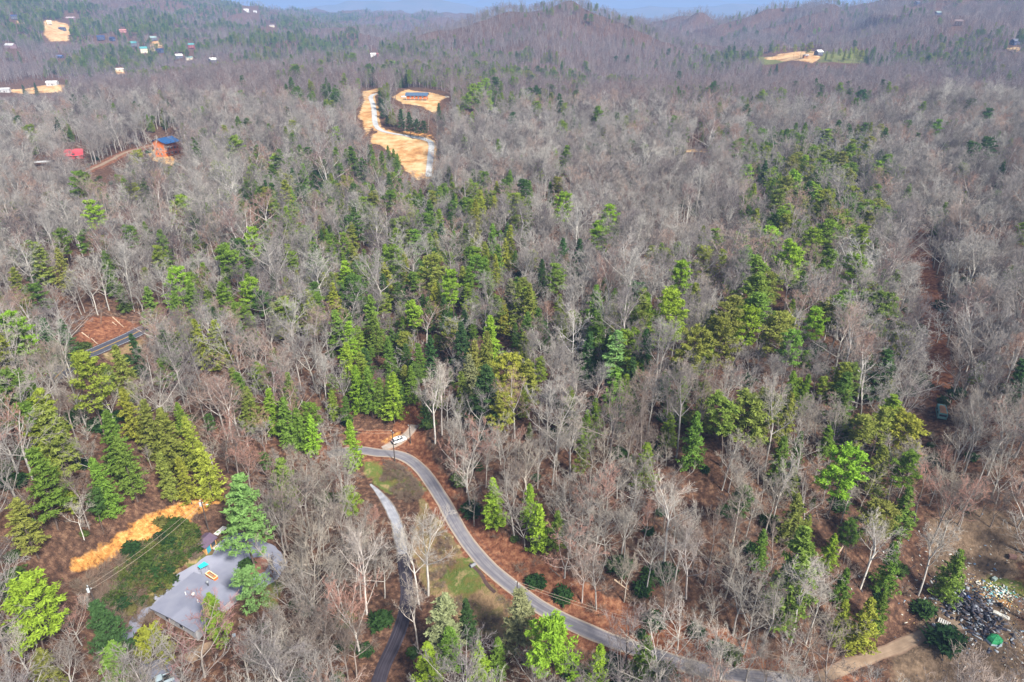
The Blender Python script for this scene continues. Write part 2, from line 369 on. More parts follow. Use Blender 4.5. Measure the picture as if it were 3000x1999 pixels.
def ground_material():
    m, n, out = nodes('leaf_litter_ground'); N = n.nodes.new; lk = n.links.new
    geo = N('ShaderNodeNewGeometry')
    def noise(s, d=5, rough=0.6):
        a = N('ShaderNodeTexNoise'); a.inputs['Scale'].default_value = s; a.inputs['Detail'].default_value = d; a.inputs['Roughness'].default_value = rough
        lk(geo.outputs['Position'], a.inputs['Vector']); return a.outputs[0]
    def ramp(f, cs):
        r = N('ShaderNodeValToRGB'); e = r.color_ramp.elements
        for k, (p, c) in enumerate(cs):
            el = e[k] if k < 2 else e.new(p); el.position = p; el.color = (*c, 1)
        lk(f, r.inputs[0]); return r.outputs[0]
    def mix(f, a, b):
        x = N('ShaderNodeMix'); x.data_type = 'RGBA'; lk(f, x.inputs['Factor']); lk(a, x.inputs['A']); lk(b, x.inputs['B']); return x.outputs['Result']
    n1 = noise(0.9, 6); n2 = noise(0.06, 4); n3 = noise(0.35, 5); n4 = noise(3.0, 3); n5 = noise(0.11, 7, 0.7)
    litter = mix(n2, ramp(n1, [(0.3, (0.03,0.018,0.015)), (0.5, (0.10,0.047,0.030)), (0.72, (0.25,0.135,0.08))]),
                 ramp(n1, [(0.3, (0.035,0.025,0.02)), (0.53, (0.10,0.063,0.044)), (0.72, (0.23,0.15,0.10))]))
    col = litter
    def layer(name, cs, src, col):
        at = N('ShaderNodeAttribute'); at.attribute_name = name
        ad = N('ShaderNodeMath'); ad.operation = 'MULTIPLY_ADD'; lk(n3, ad.inputs[0]); ad.inputs[1].default_value = 1.0
        lk(at.outputs['Fac'], ad.inputs[2])
        mr = N('ShaderNodeMapRange'); mr.inputs[1].default_value = 0.88; mr.inputs[2].default_value = 1.06; lk(ad.outputs[0], mr.inputs[0])
        return mix(mr.outputs[0], col, ramp(src, cs))
    col = layer('dump', [(0.3, (0.07,0.05,0.035)), (0.5, (0.15,0.105,0.07)), (0.7, (0.24,0.17,0.115))], n1, col)
    col = layer('clay', [(0.3, (0.085,0.034,0.022)), (0.5, (0.19,0.078,0.043)), (0.7, (0.34,0.17,0.095))], n1, col)
    col = layer('field', [(0.3, (0.10,0.065,0.035)), (0.46, (0.27,0.18,0.10)), (0.56, (0.17,0.14,0.055)), (0.72, (0.42,0.30,0.18))], n3, col)
    col = layer('grass', [(0.3, (0.17,0.11,0.055)), (0.45, (0.13,0.125,0.035)), (0.55, (0.09,0.13,0.03)), (0.7, (0.33,0.24,0.12))], n3, col)
    col = layer('orange', [(0.3, (0.14,0.06,0.025)), (0.45, (0.42,0.19,0.05)), (0.58, (0.55,0.29,0.09)), (0.72, (0.66,0.42,0.18))], n1, col)
    col = layer('tan', [(0.3, (0.28,0.13,0.05)), (0.44, (0.46,0.25,0.095)), (0.53, (0.54,0.36,0.18)), (0.66, (0.62,0.46,0.26))], n5, col)
    b = N('ShaderNodeBsdfPrincipled'); b.inputs['Roughness'].default_value = 1.0; b.inputs['Specular IOR Level'].default_value = 0.05
    lk(col, b.inputs['Base Color'])
    bp = N('ShaderNodeBump'); bp.inputs['Strength'].default_value = 0.9; bp.inputs['Distance'].default_value = 0.35
    ad = N('ShaderNodeMath'); ad.operation = 'ADD'; lk(n1, ad.inputs[0]); lk(n4, ad.inputs[1]); lk(ad.outputs[0], bp.inputs['Height'])
    lk(bp.outputs[0], b.inputs['Normal']); lk(b.outputs[0], out.inputs['Surface']); return m
ii = np.arange((NL-1)*(NS-1)); r_, c_ = ii // (NS-1), ii % (NS-1); q0 = r_*NS + c_
me = mesh('ground', np.stack([fx, fy, ZG], -1), np.stack([q0, q0+1, q0+NS+1, q0+NS], -1), ground_material(), True)
for nm, a in (('grass', grass), ('field', field), ('tan', tan), ('orange', orange), ('clay', clay), ('dump', dump)):
    at = me.attributes.new(nm, 'FLOAT', 'POINT'); at.data.foreach_set('value', a.astype(np.float32))
tag(link('ground', me), 'leaf-strewn reddish brown hillside ground under the woods', kind='structure')

# distant mountains and plain, far beyond the near hills
def mountains(name, y0, h0, hv, seed, m, label, x0=-9000, x1=9000):
    n = 260; X = np.linspace(x0, x1, n); V = []; rows = 7
    prof = h0 + hv * fbm(X / 1500 + seed, X*0 + seed*3.3, 5)
    for r in range(rows):
        t = r / (rows-1)
        V.append(np.stack([X, y0 + 2600*(t-0.5) + 160*fbm(X/600, X*0+r+seed), -120 + (prof+120) * math.sin(math.pi*t)**0.8 * (1 + 0.10*fbm(X/400, X*0+r*1.7+seed))], -1))
    V = np.concatenate(V); ii = np.arange((rows-1)*(n-1)); q = ii//(n-1)*n + ii % (n-1)
    return tag(link(name, mesh(name, V, np.stack([q, q+1, q+n+1, q+n], -1), m, True)), label, kind='structure')
m_far = mat('far_wooded_slopes', (0.10,0.11,0.09), (0.17,0.14,0.13), 0.004, 1.0, spec=0.0)
m_plain = mat('far_farmland', (0.62,0.56,0.40), (0.46,0.44,0.30), 0.0012, 1.0, spec=0.0)
mountains('hills', 9500, 60, 70, 3.1, m_far, 'low blue wooded hills at the edge of the far plain')
mountains('mountains', 17000, 170, 190, 8.7, m_far, 'pale blue mountain range on the horizon', -16000, 16000)
me = mesh('plain', [(-26000,6800,-62),(26000,6800,-62),(26000,30000,-62),(-26000,30000,-62)], [(0,1,2,3)], m_plain)
tag(link('plain', me), 'pale sunlit valley floor far beyond the hills', kind='structure')

# ------------------------------------------------------------------ roads
def ribbon(name, L, w, m, label=None, off=0.06, parent=None, kind='structure', lat=0.0, jit=0.0, n=5, taper=0.0):
    T = np.gradient(L, axis=0); T /= np.linalg.norm(T, axis=1)[:, None] + 1e-9; Nn = np.stack([-T[:, 1], T[:, 0]], -1)
    s = np.concatenate([[0], np.cumsum(np.linalg.norm(np.diff(L, axis=0), axis=1))])
    V = []; UV = []
    w = w * np.clip(.25 + s/taper, .25, 1) if taper else w
    jl = 1 + jit * fbm(s/6, s*0+3, 3); jr = 1 + jit * fbm(s/6, s*0+31, 3)
    for k in range(n):
        t = k/(n-1) - 0.5; ww = w * t * (jl if t < 0 else jr)
        p = L + Nn * (lat + ww)[:, None] if np.ndim(ww) else L + Nn*(lat+ww)
        V.append(np.c_[p, ground(p[:, 0], p[:, 1]) + off + 0.05*(1-abs(2*t))]); UV.append(np.c_[np.full(len(s), t+0.5), s])
    m_ = len(L); V = np.concatenate(V); UV = np.concatenate(UV)
    ii = np.arange((n-1)*(m_-1)); q = ii//(m_-1)*m_ + ii % (m_-1); F = np.stack([q, q+1, q+m_+1, q+m_], -1)[:, ::-1]
    me = mesh(name, V, F, m, True); uv = me.uv_layers.new(name='UVMap'); uv.data.foreach_set('uv', UV[F.ravel()].astype(np.float32).ravel())
    o = link(name, me, parent)
    return tag(o, label, kind=kind) if not parent else o
def roadmat(name, base, light, track, rough=0.9, streak=0.5, edge=None):
    m, n, out = nodes(name); N = n.nodes.new; lk = n.links.new
    uv = N('ShaderNodeUVMap'); sp = N('ShaderNodeSeparateXYZ'); lk(uv.outputs[0], sp.inputs[0])
    wv = N('ShaderNodeMath'); wv.operation = 'PINGPONG'; wv.inputs[1].default_value = 0.25; lk(sp.outputs[0], wv.inputs[0])  # wheel paths
    geo = N('ShaderNodeNewGeometry'); no = N('ShaderNodeTexNoise'); no.inputs['Scale'].default_value = 0.5; no.inputs['Detail'].default_value = 6; lk(geo.outputs['Position'], no.inputs['Vector'])
    mp = N('ShaderNodeMapping'); mp.inputs['Scale'].default_value = (9, 0.06, 1); lk(uv.outputs[0], mp.inputs[0])
    n2 = N('ShaderNodeTexNoise'); n2.inputs['Scale'].default_value = 1.0; n2.inputs['Detail'].default_value = 4; lk(mp.outputs[0], n2.inputs['Vector'])
    def mix(f, a, b):
        x = N('ShaderNodeMix'); x.data_type = 'RGBA'
        if isinstance(f, float): x.inputs['Factor'].default_value = f
        else: lk(f, x.inputs['Factor'])
        for s, v in (('A', a), ('B', b)):
            if isinstance(v, tuple): x.inputs[s].default_value = (*v, 1)
            else: lk(v, x.inputs[s])
        return x.outputs['Result']
    r1 = N('ShaderNodeMapRange'); r1.inputs[1].default_value = 0.35; r1.inputs[2].default_value = 0.65; lk(no.outputs[0], r1.inputs[0])
    c = mix(r1.outputs[0], base, light)
    r2 = N('ShaderNodeMapRange'); r2.inputs[1].default_value = 0.42; r2.inputs[2].default_value = 0.62; r2.inputs[4].default_value = streak; lk(n2.outputs[0], r2.inputs[0])
    c = mix(r2.outputs[0], c, track)
    if edge:
        ab = N('ShaderNodeMath'); ab.operation = 'PINGPONG'; ab.inputs[1].default_value = 0.5; lk(sp.outputs[0], ab.inputs[0])
        ad = N('ShaderNodeMath'); ad.operation = 'MULTIPLY_ADD'; lk(no.outputs[0], ad.inputs[0]); ad.inputs[1].default_value = 0.12; lk(ab.outputs[0], ad.inputs[2])
        r3 = N('ShaderNodeMapRange'); r3.inputs[1].default_value = 0.10; r3.inputs[2].default_value = 0.22; lk(ad.outputs[0], r3.inputs[0])
        c = mix(r3.outputs[0], edge, c)
    b = N('ShaderNodeBsdfPrincipled'); b.inputs['Roughness'].default_value = rough; b.inputs['Specular IOR Level'].default_value = 0.25; lk(c, b.inputs['Base Color'])
    bp = N('ShaderNodeBump'); bp.inputs['Strength'].default_value = 0.3; bp.inputs['Distance'].default_value = 0.05; lk(no.outputs[0], bp.inputs['Height']); lk(bp.outputs[0], b.inputs['Normal'])
    lk(b.outputs[0], out.inputs['Surface']); return m
m_asph = roadmat('worn_grey_asphalt', (0.165,0.16,0.18), (0.23,0.22,0.225), (0.11,0.105,0.125), 0.85, 0.8, edge=(0.33,0.27,0.21))
m_new = roadmat('fresh_dark_asphalt', (0.018,0.015,0.022), (0.03,0.025,0.034), (0.075,0.066,0.085), 0.9, 0.55)
m_gravel = roadmat('pale_gravel', (0.17,0.18,0.21), (0.36,0.37,0.40), (0.20,0.20,0.23), 1.0, 0.5, edge=(0.16,0.13,0.10))
m_gravel2 = roadmat('dusty_gravel', (0.30,0.25,0.21), (0.38,0.35,0.32), (0.27,0.20,0.15), 1.0, 0.8, edge=(0.34,0.21,0.14))
m_hwy = roadmat('highway_asphalt', (0.06,0.065,0.09), (0.085,0.09,0.11), (0.05,0.05,0.07), 0.7, 0.5)
m_dirt = roadmat('packed_dirt', (0.22,0.155,0.105), (0.31,0.225,0.155), (0.19,0.135,0.095), 1.0, 0.4, edge=(0.20,0.13,0.09))
m_sw = roadmat('grey_stone_drive', (0.38,0.39,0.38), (0.48,0.48,0.46), (0.34,0.34,0.34), 1.0, 0.4)
m_yel = mat('yellow_road_paint', (0.62,0.38,0.06), (0.5,0.3,0.06), 6, 0.7)
m_wht = mat('white_paint', (0.75,0.75,0.73), (0.6,0.6,0.58), 4, 0.6)
ribbon('road', RO['main'], 3.9, m_asph, 'winding worn grey asphalt road with pale dusty edges', 0.07, jit=0.06, n=9)
Lz = RO['lane']; kq = int(len(Lz) * 0.40)
for i, p in enumerate(Lz):
    uu, vv, _ = proj(p[0], p[1], gz(p[0], p[1]))
    if vv > 1630: kq = i; break
ribbon('gravel_lane', Lz[:kq+1], 3.1, m_gravel, 'pale grey gravel end of the narrow lane in the woods', 0.06, jit=0.22, taper=14.0)
ribbon('asphalt_lane', Lz[kq-1:], 3.1, m_new, 'fresh dark asphalt lane running down between bare trees', 0.10, jit=0.05)
ribbon('dirt_track', RO['track'], 2.9, m_dirt, 'dirt track leading from the road to the dumping ground', 0.06, jit=0.35, taper=4.0)
hw = ribbon('highway', RO['highway'], 7.2, m_hwy, 'dark two-lane highway with a double yellow centre line', 0.08)
for s in (-0.13, 0.13):
    Lq = RO['highway']; T = np.gradient(Lq, axis=0); T /= np.linalg.norm(T, axis=1)[:, None]
    ribbon('centre_line', Lq + np.stack([-T[:, 1], T[:, 0]], -1)*s, 0.16, m_yel, parent=hw, off=0.16, n=2)
for s in (-3.2, 3.2):
    ribbon('edge_line', Lq + np.stack([-T[:, 1], T[:, 0]], -1)*s, 0.12, m_wht, parent=hw, off=0.12, n=2)
ribbon('cabin_drive', RO['cabin'], 3.4, m_dirt, 'tan dirt drive climbing to the orange cabin', 0.12, jit=0.2)
ribbon('switchback_drive', RO['switch'], 4.2, m_sw, 'grey stone drive winding up through the cleared hillside', 0.22, jit=0.08)
ribbon('pull_off', RO['pull'], 3.3, m_gravel2, 'gravel pull-off beside the road under the white car', 0.055, jit=0.3)
def patch(name, poly, m, label, off=0.06, cell=1.2):
    B = []
    for a, b in zip(poly, poly[1:]+poly[:1]):
        n = max(int((b-a).length / cell), 1); B += [a.lerp(b, k/n) for k in range(n)]
    P = [(p[0]+0.15*math.sin(i*1.7), p[1]+0.15*math.cos(i*2.3)) for i, p in enumerate(B)]
    nb = len(P); X0, X1 = min(p[0] for p in P), max(p[0] for p in P); Y0, Y1 = min(p[1] for p in P), max(p[1] for p in P)
    gx, gy = np.meshgrid(np.arange(X0, X1, cell), np.arange(Y0, Y1, cell)); gx = gx.ravel(); gy = gy.ravel()
    k = polysd(gx, gy, P) > 0.4*cell; pts = [Vector(p) for p in P] + [Vector((a, b)) for a, b in zip(gx[k], gy[k])]
    co, _, fa, *_ = delaunay_2d_cdt(pts, [], [list(range(nb))], 1, 1e-4)
    z = ground([c[0] for c in co], [c[1] for c in co]) + off
    return tag(link(name, mesh(name, [(c[0], c[1], zz) for c, zz in zip(co, z)], [tuple(f) for f in fa], m, True)), label, kind='structure')
m_drive = mat('blue_grey_gravel', (0.19,0.20,0.26), (0.235,0.245,0.30), 0.35, 0.95, bump=0.2)
patch('driveway', hits(DRIVE_PX), m_drive, 'blue-grey gravel driveway circling the big pine')
patch('parking_pad', hits([(415,1940),(490,1925),(520,1990),(600,2060),(380,2060)]), m_drive, 'grey gravel parking pad under the silver pickup')

# ------------------------------------------------------------------ tree shapes
def tubes(segs, n):
    """segs: list of (p0, p1, r0, r1) -> vertex and quad arrays of open tubes"""
    if not segs: return np.zeros((0, 3)), np.zeros((0, 4), int)
    p0 = np.array([s[0] for s in segs]); p1 = np.array([s[1] for s in segs]); r0 = np.array([s[2] for s in segs]); r1 = np.array([s[3] for s in segs])
    d = p1 - p0; d /= np.linalg.norm(d, axis=1)[:, None] + 1e-9
    h = np.where(np.abs(d[:, 2:3]) < 0.9, np.array([[0, 0, 1.0]]), np.array([[1.0, 0, 0]]))
    a = np.cross(d, h); a /= np.linalg.norm(a, axis=1)[:, None] + 1e-9; b = np.cross(d, a)
    V = []
    for p, r in ((p0, r0), (p1, r1)):
        for k in range(n):
            t = 2*math.pi*k/n; V.append(p + (a*math.cos(t) + b*math.sin(t)) * r[:, None])
    V = np.stack(V, 1); m = len(segs); base = (np.arange(m) * 2*n)[:, None]
    F = np.concatenate([base + np.array([[k, (k+1) % n, n+(k+1) % n, n+k]]) for k in range(n)])
    return V.reshape(-1, 3), F
def cat(parts):
    V, F, M, o = [], [], [], 0
    for (v, f), m in parts:
        V.append(v); F.append(f + o); M.append(np.full(len(f), m)); o += len(v)
    return np.concatenate(V), np.concatenate(F), np.concatenate(M)
def unit(v): return v / (np.linalg.norm(v) + 1e-9)
def gen_bare(seed, H, fork=0.45, spread=0.5, lead=7, d2=5, d3=5, d4=3, rw=1.0, straight=0.5):
    r = np.random.default_rng(seed); trunk, twig = [], []
    def grow(p, d, L, rad, nseg, wander, up, store, rend=0.5):
        pts = [(p, rad)]
        for k in range(nseg):
            d = unit(d + r.normal(0, wander, 3) + np.array([0, 0, up])); q = p + d * L / nseg
            r1 = rad * (1 - (1-rend)*(k+1)/nseg); store.append((p, q, pts[-1][1], r1)); p = q; pts.append((p, r1))
        return pts, d
    rb = 0.0098 * H * rw
    pts, d = grow(np.zeros(3), np.array([0, 0, 1.0]), H*fork, rb, 5, 0.035, 0.02, trunk, 0.72)
    top, rt = pts[-1]
    mains = []
    ax, d0 = grow(top, unit(d + r.normal(0, 0.12, 3)), H*(1-fork)*0.92, rt*0.85, 5, 0.10, 0.04, trunk, 0.18); mains.append((ax, 0.9))
    ph = r.uniform(0, 6.28)
    for k in range(lead):
        t = k / max(lead-1, 1); src = pts if t < 0.35 else ax
        i = len(pts)-2 + int(t > 0.2) if src is pts else 1 + int((t-0.35)/0.65*3)
        p, pr = src[min(i, len(src)-1)]; ph += 2.4 + r.normal(0, 0.3); an = r.uniform(0.45, 0.85) * spread / 0.5
        dd = np.array([math.sin(an)*math.cos(ph), math.sin(an)*math.sin(ph), math.cos(an)])
        L = H*(1-fork) * (0.85 - 0.45*t) * r.uniform(0.75, 1.1)
        m, _ = grow(p, dd, L, pr*r.uniform(0.42, 0.60), 4, 0.09, 0.09*straight*2, trunk, 0.3); mains.append((m, L/(H*(1-fork))))
    for m, ls in mains:
        for k in range(d2):
            t = 0.25 + 0.75*k/max(d2-1, 1) + r.uniform(-0.08, 0.08); i = min(int(t*(len(m)-1)), len(m)-2); f = min(max(t*(len(m)-1)-i, 0), 1)
            p = m[i][0]*(1-f) + m[i+1][0]*f; rr = m[i][1]*(1-f) + m[i+1][1]*f; dm = unit(m[i+1][0]-m[i][0])
            dd = unit(dm*0.7 + unit(r.normal(0, 1, 3))*0.75 + np.array([0, 0, 0.15])); L = H*0.16*ls**0.5*r.uniform(0.6, 1.2)*(1.15-0.5*t)
            b, _ = grow(p, dd, L, max(rr*0.5, 0.02*rw), 3, 0.10, 0.08, twig, 0.4)
            for j in range(d3):
                t2 = 0.2 + 0.8*(j+r.uniform(0, 1))/d3; i2 = min(int(t2*3), 2); f2 = t2*3 - i2
                p2 = b[i2][0]*(1-f2) + b[i2+1][0]*f2; dd2 = unit(unit(b[i2+1][0]-b[i2][0])*0.75 + unit(r.normal(0, 1, 3))*0.7 + np.array([0, 0, 0.12]))
                c, _ = grow(p2, dd2, L*r.uniform(0.35, 0.6), 0.019*rw, 2, 0.10, 0.06, twig, 0.6)
                for q in range(d4):
                    p3 = c[1][0] if q % 2 else c[2][0]*0.5 + c[1][0]*0.5
                    dd3 = unit(unit(c[2][0]-c[1][0])*0.8 + unit(r.normal(0, 1, 3))*0.65 + np.array([0, 0, 0.12]))
                    twig.append((p3, p3 + dd3*L*r.uniform(0.2, 0.38), 0.0125*rw, 0.006*rw))
    return trunk, twig
def leaf_tris(cen, rad, flat, size, per, r, upb=0.5, asp=2.2):
    """needle tufts: per-cluster small triangles round each centre"""
    n = len(cen); c = np.repeat(cen, per, 0); rd = np.repeat(rad, per)
    o = r.normal(0, 0.5, (n*per, 3)); o[:, 2] *= flat; c = c + o * rd[:, None]
    e1 = r.normal(0, 1, (n*per, 3)) + 0.9*o; e1[:, 2] *= 0.6; e1 /= np.linalg.norm(e1, axis=1)[:, None] + 1e-9
    nn = r.normal(0, 1, (n*per, 3)); nn[:, 2] += upb*2; e2 = np.cross(nn, e1); e2 /= np.linalg.norm(e2, axis=1)[:, None] + 1e-9
    s = size * r.uniform(0.6, 1.35, n*per)[:, None]
    V = np.stack([c - e1*s*asp*0.5 - e2*s*0.42, c - e1*s*asp*0.4 + e2*s*0.5, c + e1*s*asp*0.6], 1)
    return V.reshape(-1, 3), np.arange(n*per*3).reshape(-1, 3)
def gen_pine(seed, H, base=0.42, rad=4.0, nb=44, per=26, tuft=0.34, flat=0.45, dome=True, clus=4):
    r = np.random.default_rng(seed); trunk = []; p = np.zeros(3); d = np.array([0, 0, 1.0]); P = [p]
    for k in range(7):
        d = unit(d + r.normal(0, 0.04, 3) + np.array([0, 0, 0.05])); q = p + d*H/7
        trunk.append((p, q, 0.011*H*(1-0.12*k), 0.011*H*(1-0.12*(k+1)))); p = q; P.append(p)
    P = np.array(P); cen, crad = [], []; br = []
    ph = 0.0
    for k in range(nb):
        t = (k + r.uniform(0, 1))/nb; h = base + (1-base)*t; i = min(int(h*7), 6); o = P[i] + (P[i+1]-P[i])*(h*7-i); ph += 2.4 + r.normal(0, 0.4)
        prof = (math.sqrt(max(1-(2*t-0.75)**2*0.62, 0.03)) if dome else (1.02-t)**0.75 + 0.06) * r.uniform(0.5, 1.25)
        if dome and t > 0.93: prof *= 0.6
        L = rad*prof; el = (0.1 + 0.75*t if dome else 0.02 + 0.45*t) + r.normal(0, 0.10)
        dd = np.array([math.cos(ph)*math.cos(el), math.sin(ph)*math.cos(el), math.sin(el)]); e = o + dd*L
        br.append((o, e, 0.05 + 0.012*L, 0.02))
        for c in range(clus):
            f = 1.0 - 0.62*c/clus*r.uniform(0.7, 1.2); side = np.array([-dd[1], dd[0], 0])*r.normal(0, 0.28)*L*0.8
            cen.append(o + dd*L*f + side*(f if c else 0) + np.array([0, 0, 0.15])); crad.append((0.50 + 0.085*L)*r.uniform(0.7, 1.3))
    if not dome:
        for k in range(4): cen.append(P[-1] + np.array([0, 0, -0.35*k+0.2])); crad.append(0.35+0.1*k)
    cen = np.array(cen); crad = np.array(crad)
    return trunk, br, leaf_tris(cen, crad, flat, tuft, per, r)
def gen_cone(seed, H, base=0.12, rad=3.3, nb=105, per=12, size=0.34, droop=0.25, pw=0.8):
    r = np.random.default_rng(seed); trunk = [(np.zeros(3), np.array([0, 0, H*0.5]), 0.011*H, 0.007*H), (np.array([0, 0, H*0.5]), np.array([0, 0, H*0.97]), 0.007*H, 0.02)]
    cen, crad, br = [], [], []; ph = 0
    for k in range(nb):
        t = (k + r.uniform(0, 1))/nb; t = t**1.12; h = H*(base + (0.985-base)*t); ph += 2.4 + r.normal(0, 0.35)
        L = rad*((1-t)**pw*0.95 + 0.05)*r.choice([0.55, 0.8, 1.0, 1.1, 1.3])*r.uniform(0.85, 1.1)
        if base < 0.25 and t < 0.12: L *= 0.75
        dd = np.array([math.cos(ph), math.sin(ph), 0.28 - droop + 0.3*t]); o = np.array([0, 0, h])
        if k % 3 == 0: br.append((o, o+dd*L*0.9, 0.035, 0.012))
        for f in (1.0, 0.72, 0.42):
            cen.append(o + dd*L*f - np.array([0, 0, droop*0.35*L*f*f]) + r.normal(0, 0.10, 3)); crad.append(0.24 + 0.15*L*(1.2-0.45*f)*0.8)
    cen.append(np.array([0, 0, H*0.985])); crad.append(0.22)
    return trunk, br, leaf_tris(np.array(cen), np.array(crad), 0.5, size, per, r, upb=0.25, asp=2.0)

BARK = [(0.0, (0.16,0.14,0.13)), (0.25, (0.34,0.32,0.285)), (0.5, (0.50,0.475,0.43)), (0.75, (0.24,0.215,0.20)), (1.0, (0.60,0.575,0.53))]
TWIG = [(0.0, (0.13,0.108,0.11)), (0.2, (0.25,0.23,0.21)), (0.42, (0.42,0.40,0.36)), (0.58, (0.18,0.155,0.155)), (0.78, (0.34,0.315,0.28)), (0.93, (0.34,0.22,0.17)), (1.0, (0.24,0.165,0.15))]
LEAF = [(0.0, (0.06,0.12,0.035)), (0.3, (0.13,0.22,0.035)), (0.55, (0.21,0.31,0.04)), (0.8, (0.26,0.28,0.055)), (1.0, (0.09,0.18,0.045))]
m_bark = tintmat('grey_bark', BARK); m_twig = tintmat('bare_twigs', TWIG, var=0.15)
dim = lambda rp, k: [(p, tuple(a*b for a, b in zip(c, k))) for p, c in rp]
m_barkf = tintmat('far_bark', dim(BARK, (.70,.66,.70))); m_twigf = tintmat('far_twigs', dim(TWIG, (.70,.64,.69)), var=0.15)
m_barko = tintmat('bark_tinted', None, objcol=True); m_twigo = tintmat('twigs_tinted', None, objcol=True, var=0.15)
m_leaf = tintmat('needles', LEAF, leaf=True); m_leafo = tintmat('needles_tinted', None, leaf=True, objcol=True)
m_pbark = mat('pine_bark', (0.16,0.12,0.10), (0.09,0.07,0.06), 2.0, 1.0, spec=0.0)
m_rhodo = tintmat('broad_evergreen_leaves', [(0.0, (0.025,0.06,0.022)), (0.5, (0.04,0.09,0.025)), (1.0, (0.09,0.125,0.03))], leaf=True)
m_brush = tintmat('dry_brush', [(0.0, (0.17,0.12,0.09)), (0.5, (0.30,0.24,0.18)), (1.0, (0.26,0.16,0.115))], var=0.2)

PROTO = bpy.data.collections.new('tree_shapes')          # shapes only, not part of the scene itself
def proto(name, me):
    o = bpy.data.objects.new(name, me); PROTO.objects.link(o); return o
BARE, BAREF, PINE, CONE, WPINE = [], [], [], [], []
spec = [(20,.40,.6,10,9,5,3),(23,.46,.5,10,9,5,3),(18,.30,.72,11,8,5,3),(21,.52,.42,9,9,5,3),(17,.26,.64,12,8,5,3),(24,.54,.5,10,8,5,3),(16,.36,.78,11,8,5,3),(22,.36,.5,12,8,5,3),(19,.44,.62,9,9,5,3),(25,.6,.45,9,9,5,3),(15,.2,.76,12,8,5,3),(21,.33,.45,11,9,5,3)]
for k, (H, fk, spd, ld, a2, a3, a4) in enumerate(spec):
    tr, tw = gen_bare(100+k, H, fk, spd, ld, a2, a3, a4, rw=1.25)
    T = tubes(tr, 4); Wt = tubes(tw, 3)
    mt = mesh('bare_trunk', *T, m_barko); mw = mesh('bare_crown', *Wt, m_twigo)
    V, F, M = cat([(T, 0), (Wt, 1)]); mg = mesh('bare_tree_shape', V, F, [m_bark, m_twig], mi=M)
    BARE.append((mt, mw, H)); proto('a_bare%d' % k, mg)
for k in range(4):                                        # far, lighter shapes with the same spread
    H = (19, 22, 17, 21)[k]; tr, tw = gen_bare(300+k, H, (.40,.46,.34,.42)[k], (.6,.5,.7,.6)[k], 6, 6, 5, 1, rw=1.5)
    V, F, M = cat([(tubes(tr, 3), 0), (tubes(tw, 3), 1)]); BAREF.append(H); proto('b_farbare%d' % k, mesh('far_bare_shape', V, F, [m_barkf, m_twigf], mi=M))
def conifer(lst, pre, args, fn, big, leafm=m_leafo):
    for k, kw in enumerate(args):
        tr, br, (lv, lf) = fn(500 + k + 10*ord(pre), **kw)
        Tv, Tf = tubes(tr, 5); Bv, Bf = tubes(br, 3)
        V, F, _ = cat([((Tv, Tf), 0), ((Bv, Bf), 0)])
        lst.append((mesh('conifer_trunk', V, F, m_pbark), mesh('conifer_crown', lv, lf, leafm), kw['H']))
        tq = np.concatenate([F[:, [0, 1, 2]], F[:, [0, 2, 3]]]); Vg, Fg, Mg = cat([((V, tq), 0), ((lv, lf), 1)])
        proto('%s_conifer%d' % (pre, k), mesh('conifer_shape', Vg, Fg, [m_pbark, m_leaf], mi=Mg))
conifer(PINE, 'c', [dict(H=21, base=.42, rad=4.2), dict(H=23, base=.48, rad=3.8, nb=40), dict(H=18, base=.32, rad=4.4, nb=52), dict(H=20, base=.52, rad=3.5, nb=36)], gen_pine, True)
conifer(WPINE, 'd', [dict(H=24, base=.27, rad=4.8, nb=74, dome=False, flat=.32, clus=5, tuft=.36, per=16), dict(H=20, base=.22, rad=3.8, nb=60, dome=False, flat=.32, clus=5, tuft=.36, per=13)], gen_pine, True)
conifer(CONE, 'e', [dict(H=18, rad=3.4), dict(H=15, rad=3.1, base=.08), dict(H=21, rad=3.8, base=.2, nb=115), dict(H=17, rad=2.8, base=.12, pw=.7)], gen_cone, True)
def shrub_mesh(seed, m, n=60, per=12, size=0.3, tall=1.0):
    r = np.random.default_rng(seed); c = r.normal(0, 0.5, (n, 3)); c /= np.maximum(np.linalg.norm(c, axis=1)/0.95, 1)[:, None]; c[:, 2] = np.abs(c[:, 2])*tall + 0.25
    return mesh('shrub_shape', *leaf_tris(c, np.full(n, 0.4), 0.8, size, per, r, upb=0.3, asp=1.7), m)
SHRUB = [shrub_mesh(900+k, m_rhodo) for k in range(3)]
for k, me in enumerate(SHRUB): proto('f_shrub%d' % k, me)
m_bram = tintmat('bramble_leaves', [(0.0, (0.04,0.075,0.02)), (0.4, (0.08,0.125,0.025)), (0.75, (0.14,0.15,0.04)), (1.0, (0.13,0.095,0.05))], leaf=True)
for k in range(3): proto('h_bramble%d' % k, shrub_mesh(930+k, m_bram, 40, 11, .26, .8))
def brush_mesh(seed):
    r = np.random.default_rng(seed); sg = []
    for k in range(26):
        a = r.uniform(0, 6.28); p = np.array([math.cos(a), math.sin(a), 0])*r.uniform(0, .8); d = unit(np.array([math.cos(a)*.6, math.sin(a)*.6, 1.0]) + r.normal(0, .3, 3)); L = r.uniform(1.2, 3.4)
        q = p + d*L*.5; sg.append((p, q, .03, .022))
        for j in range(4):
            d2 = unit(d + r.normal(0, .45, 3)); sg.append((q, q+d2*L*.5, .018, .008)); sg.append((p*.4+q*.6, p*.4+q*.6+unit(d+r.normal(0, .5, 3))*L*.45, .016, .007))
    return mesh('brush_shape', *tubes(sg, 3), m_brush)
for k in range(3): proto('g_brush%d' % k, brush_mesh(950+k))
NAMES = sorted(o.name for o in PROTO.objects); IDX = {n: i for i, n in enumerate(NAMES)}
def idx(pre): return [IDX[n] for n in NAMES if n.startswith(pre)]

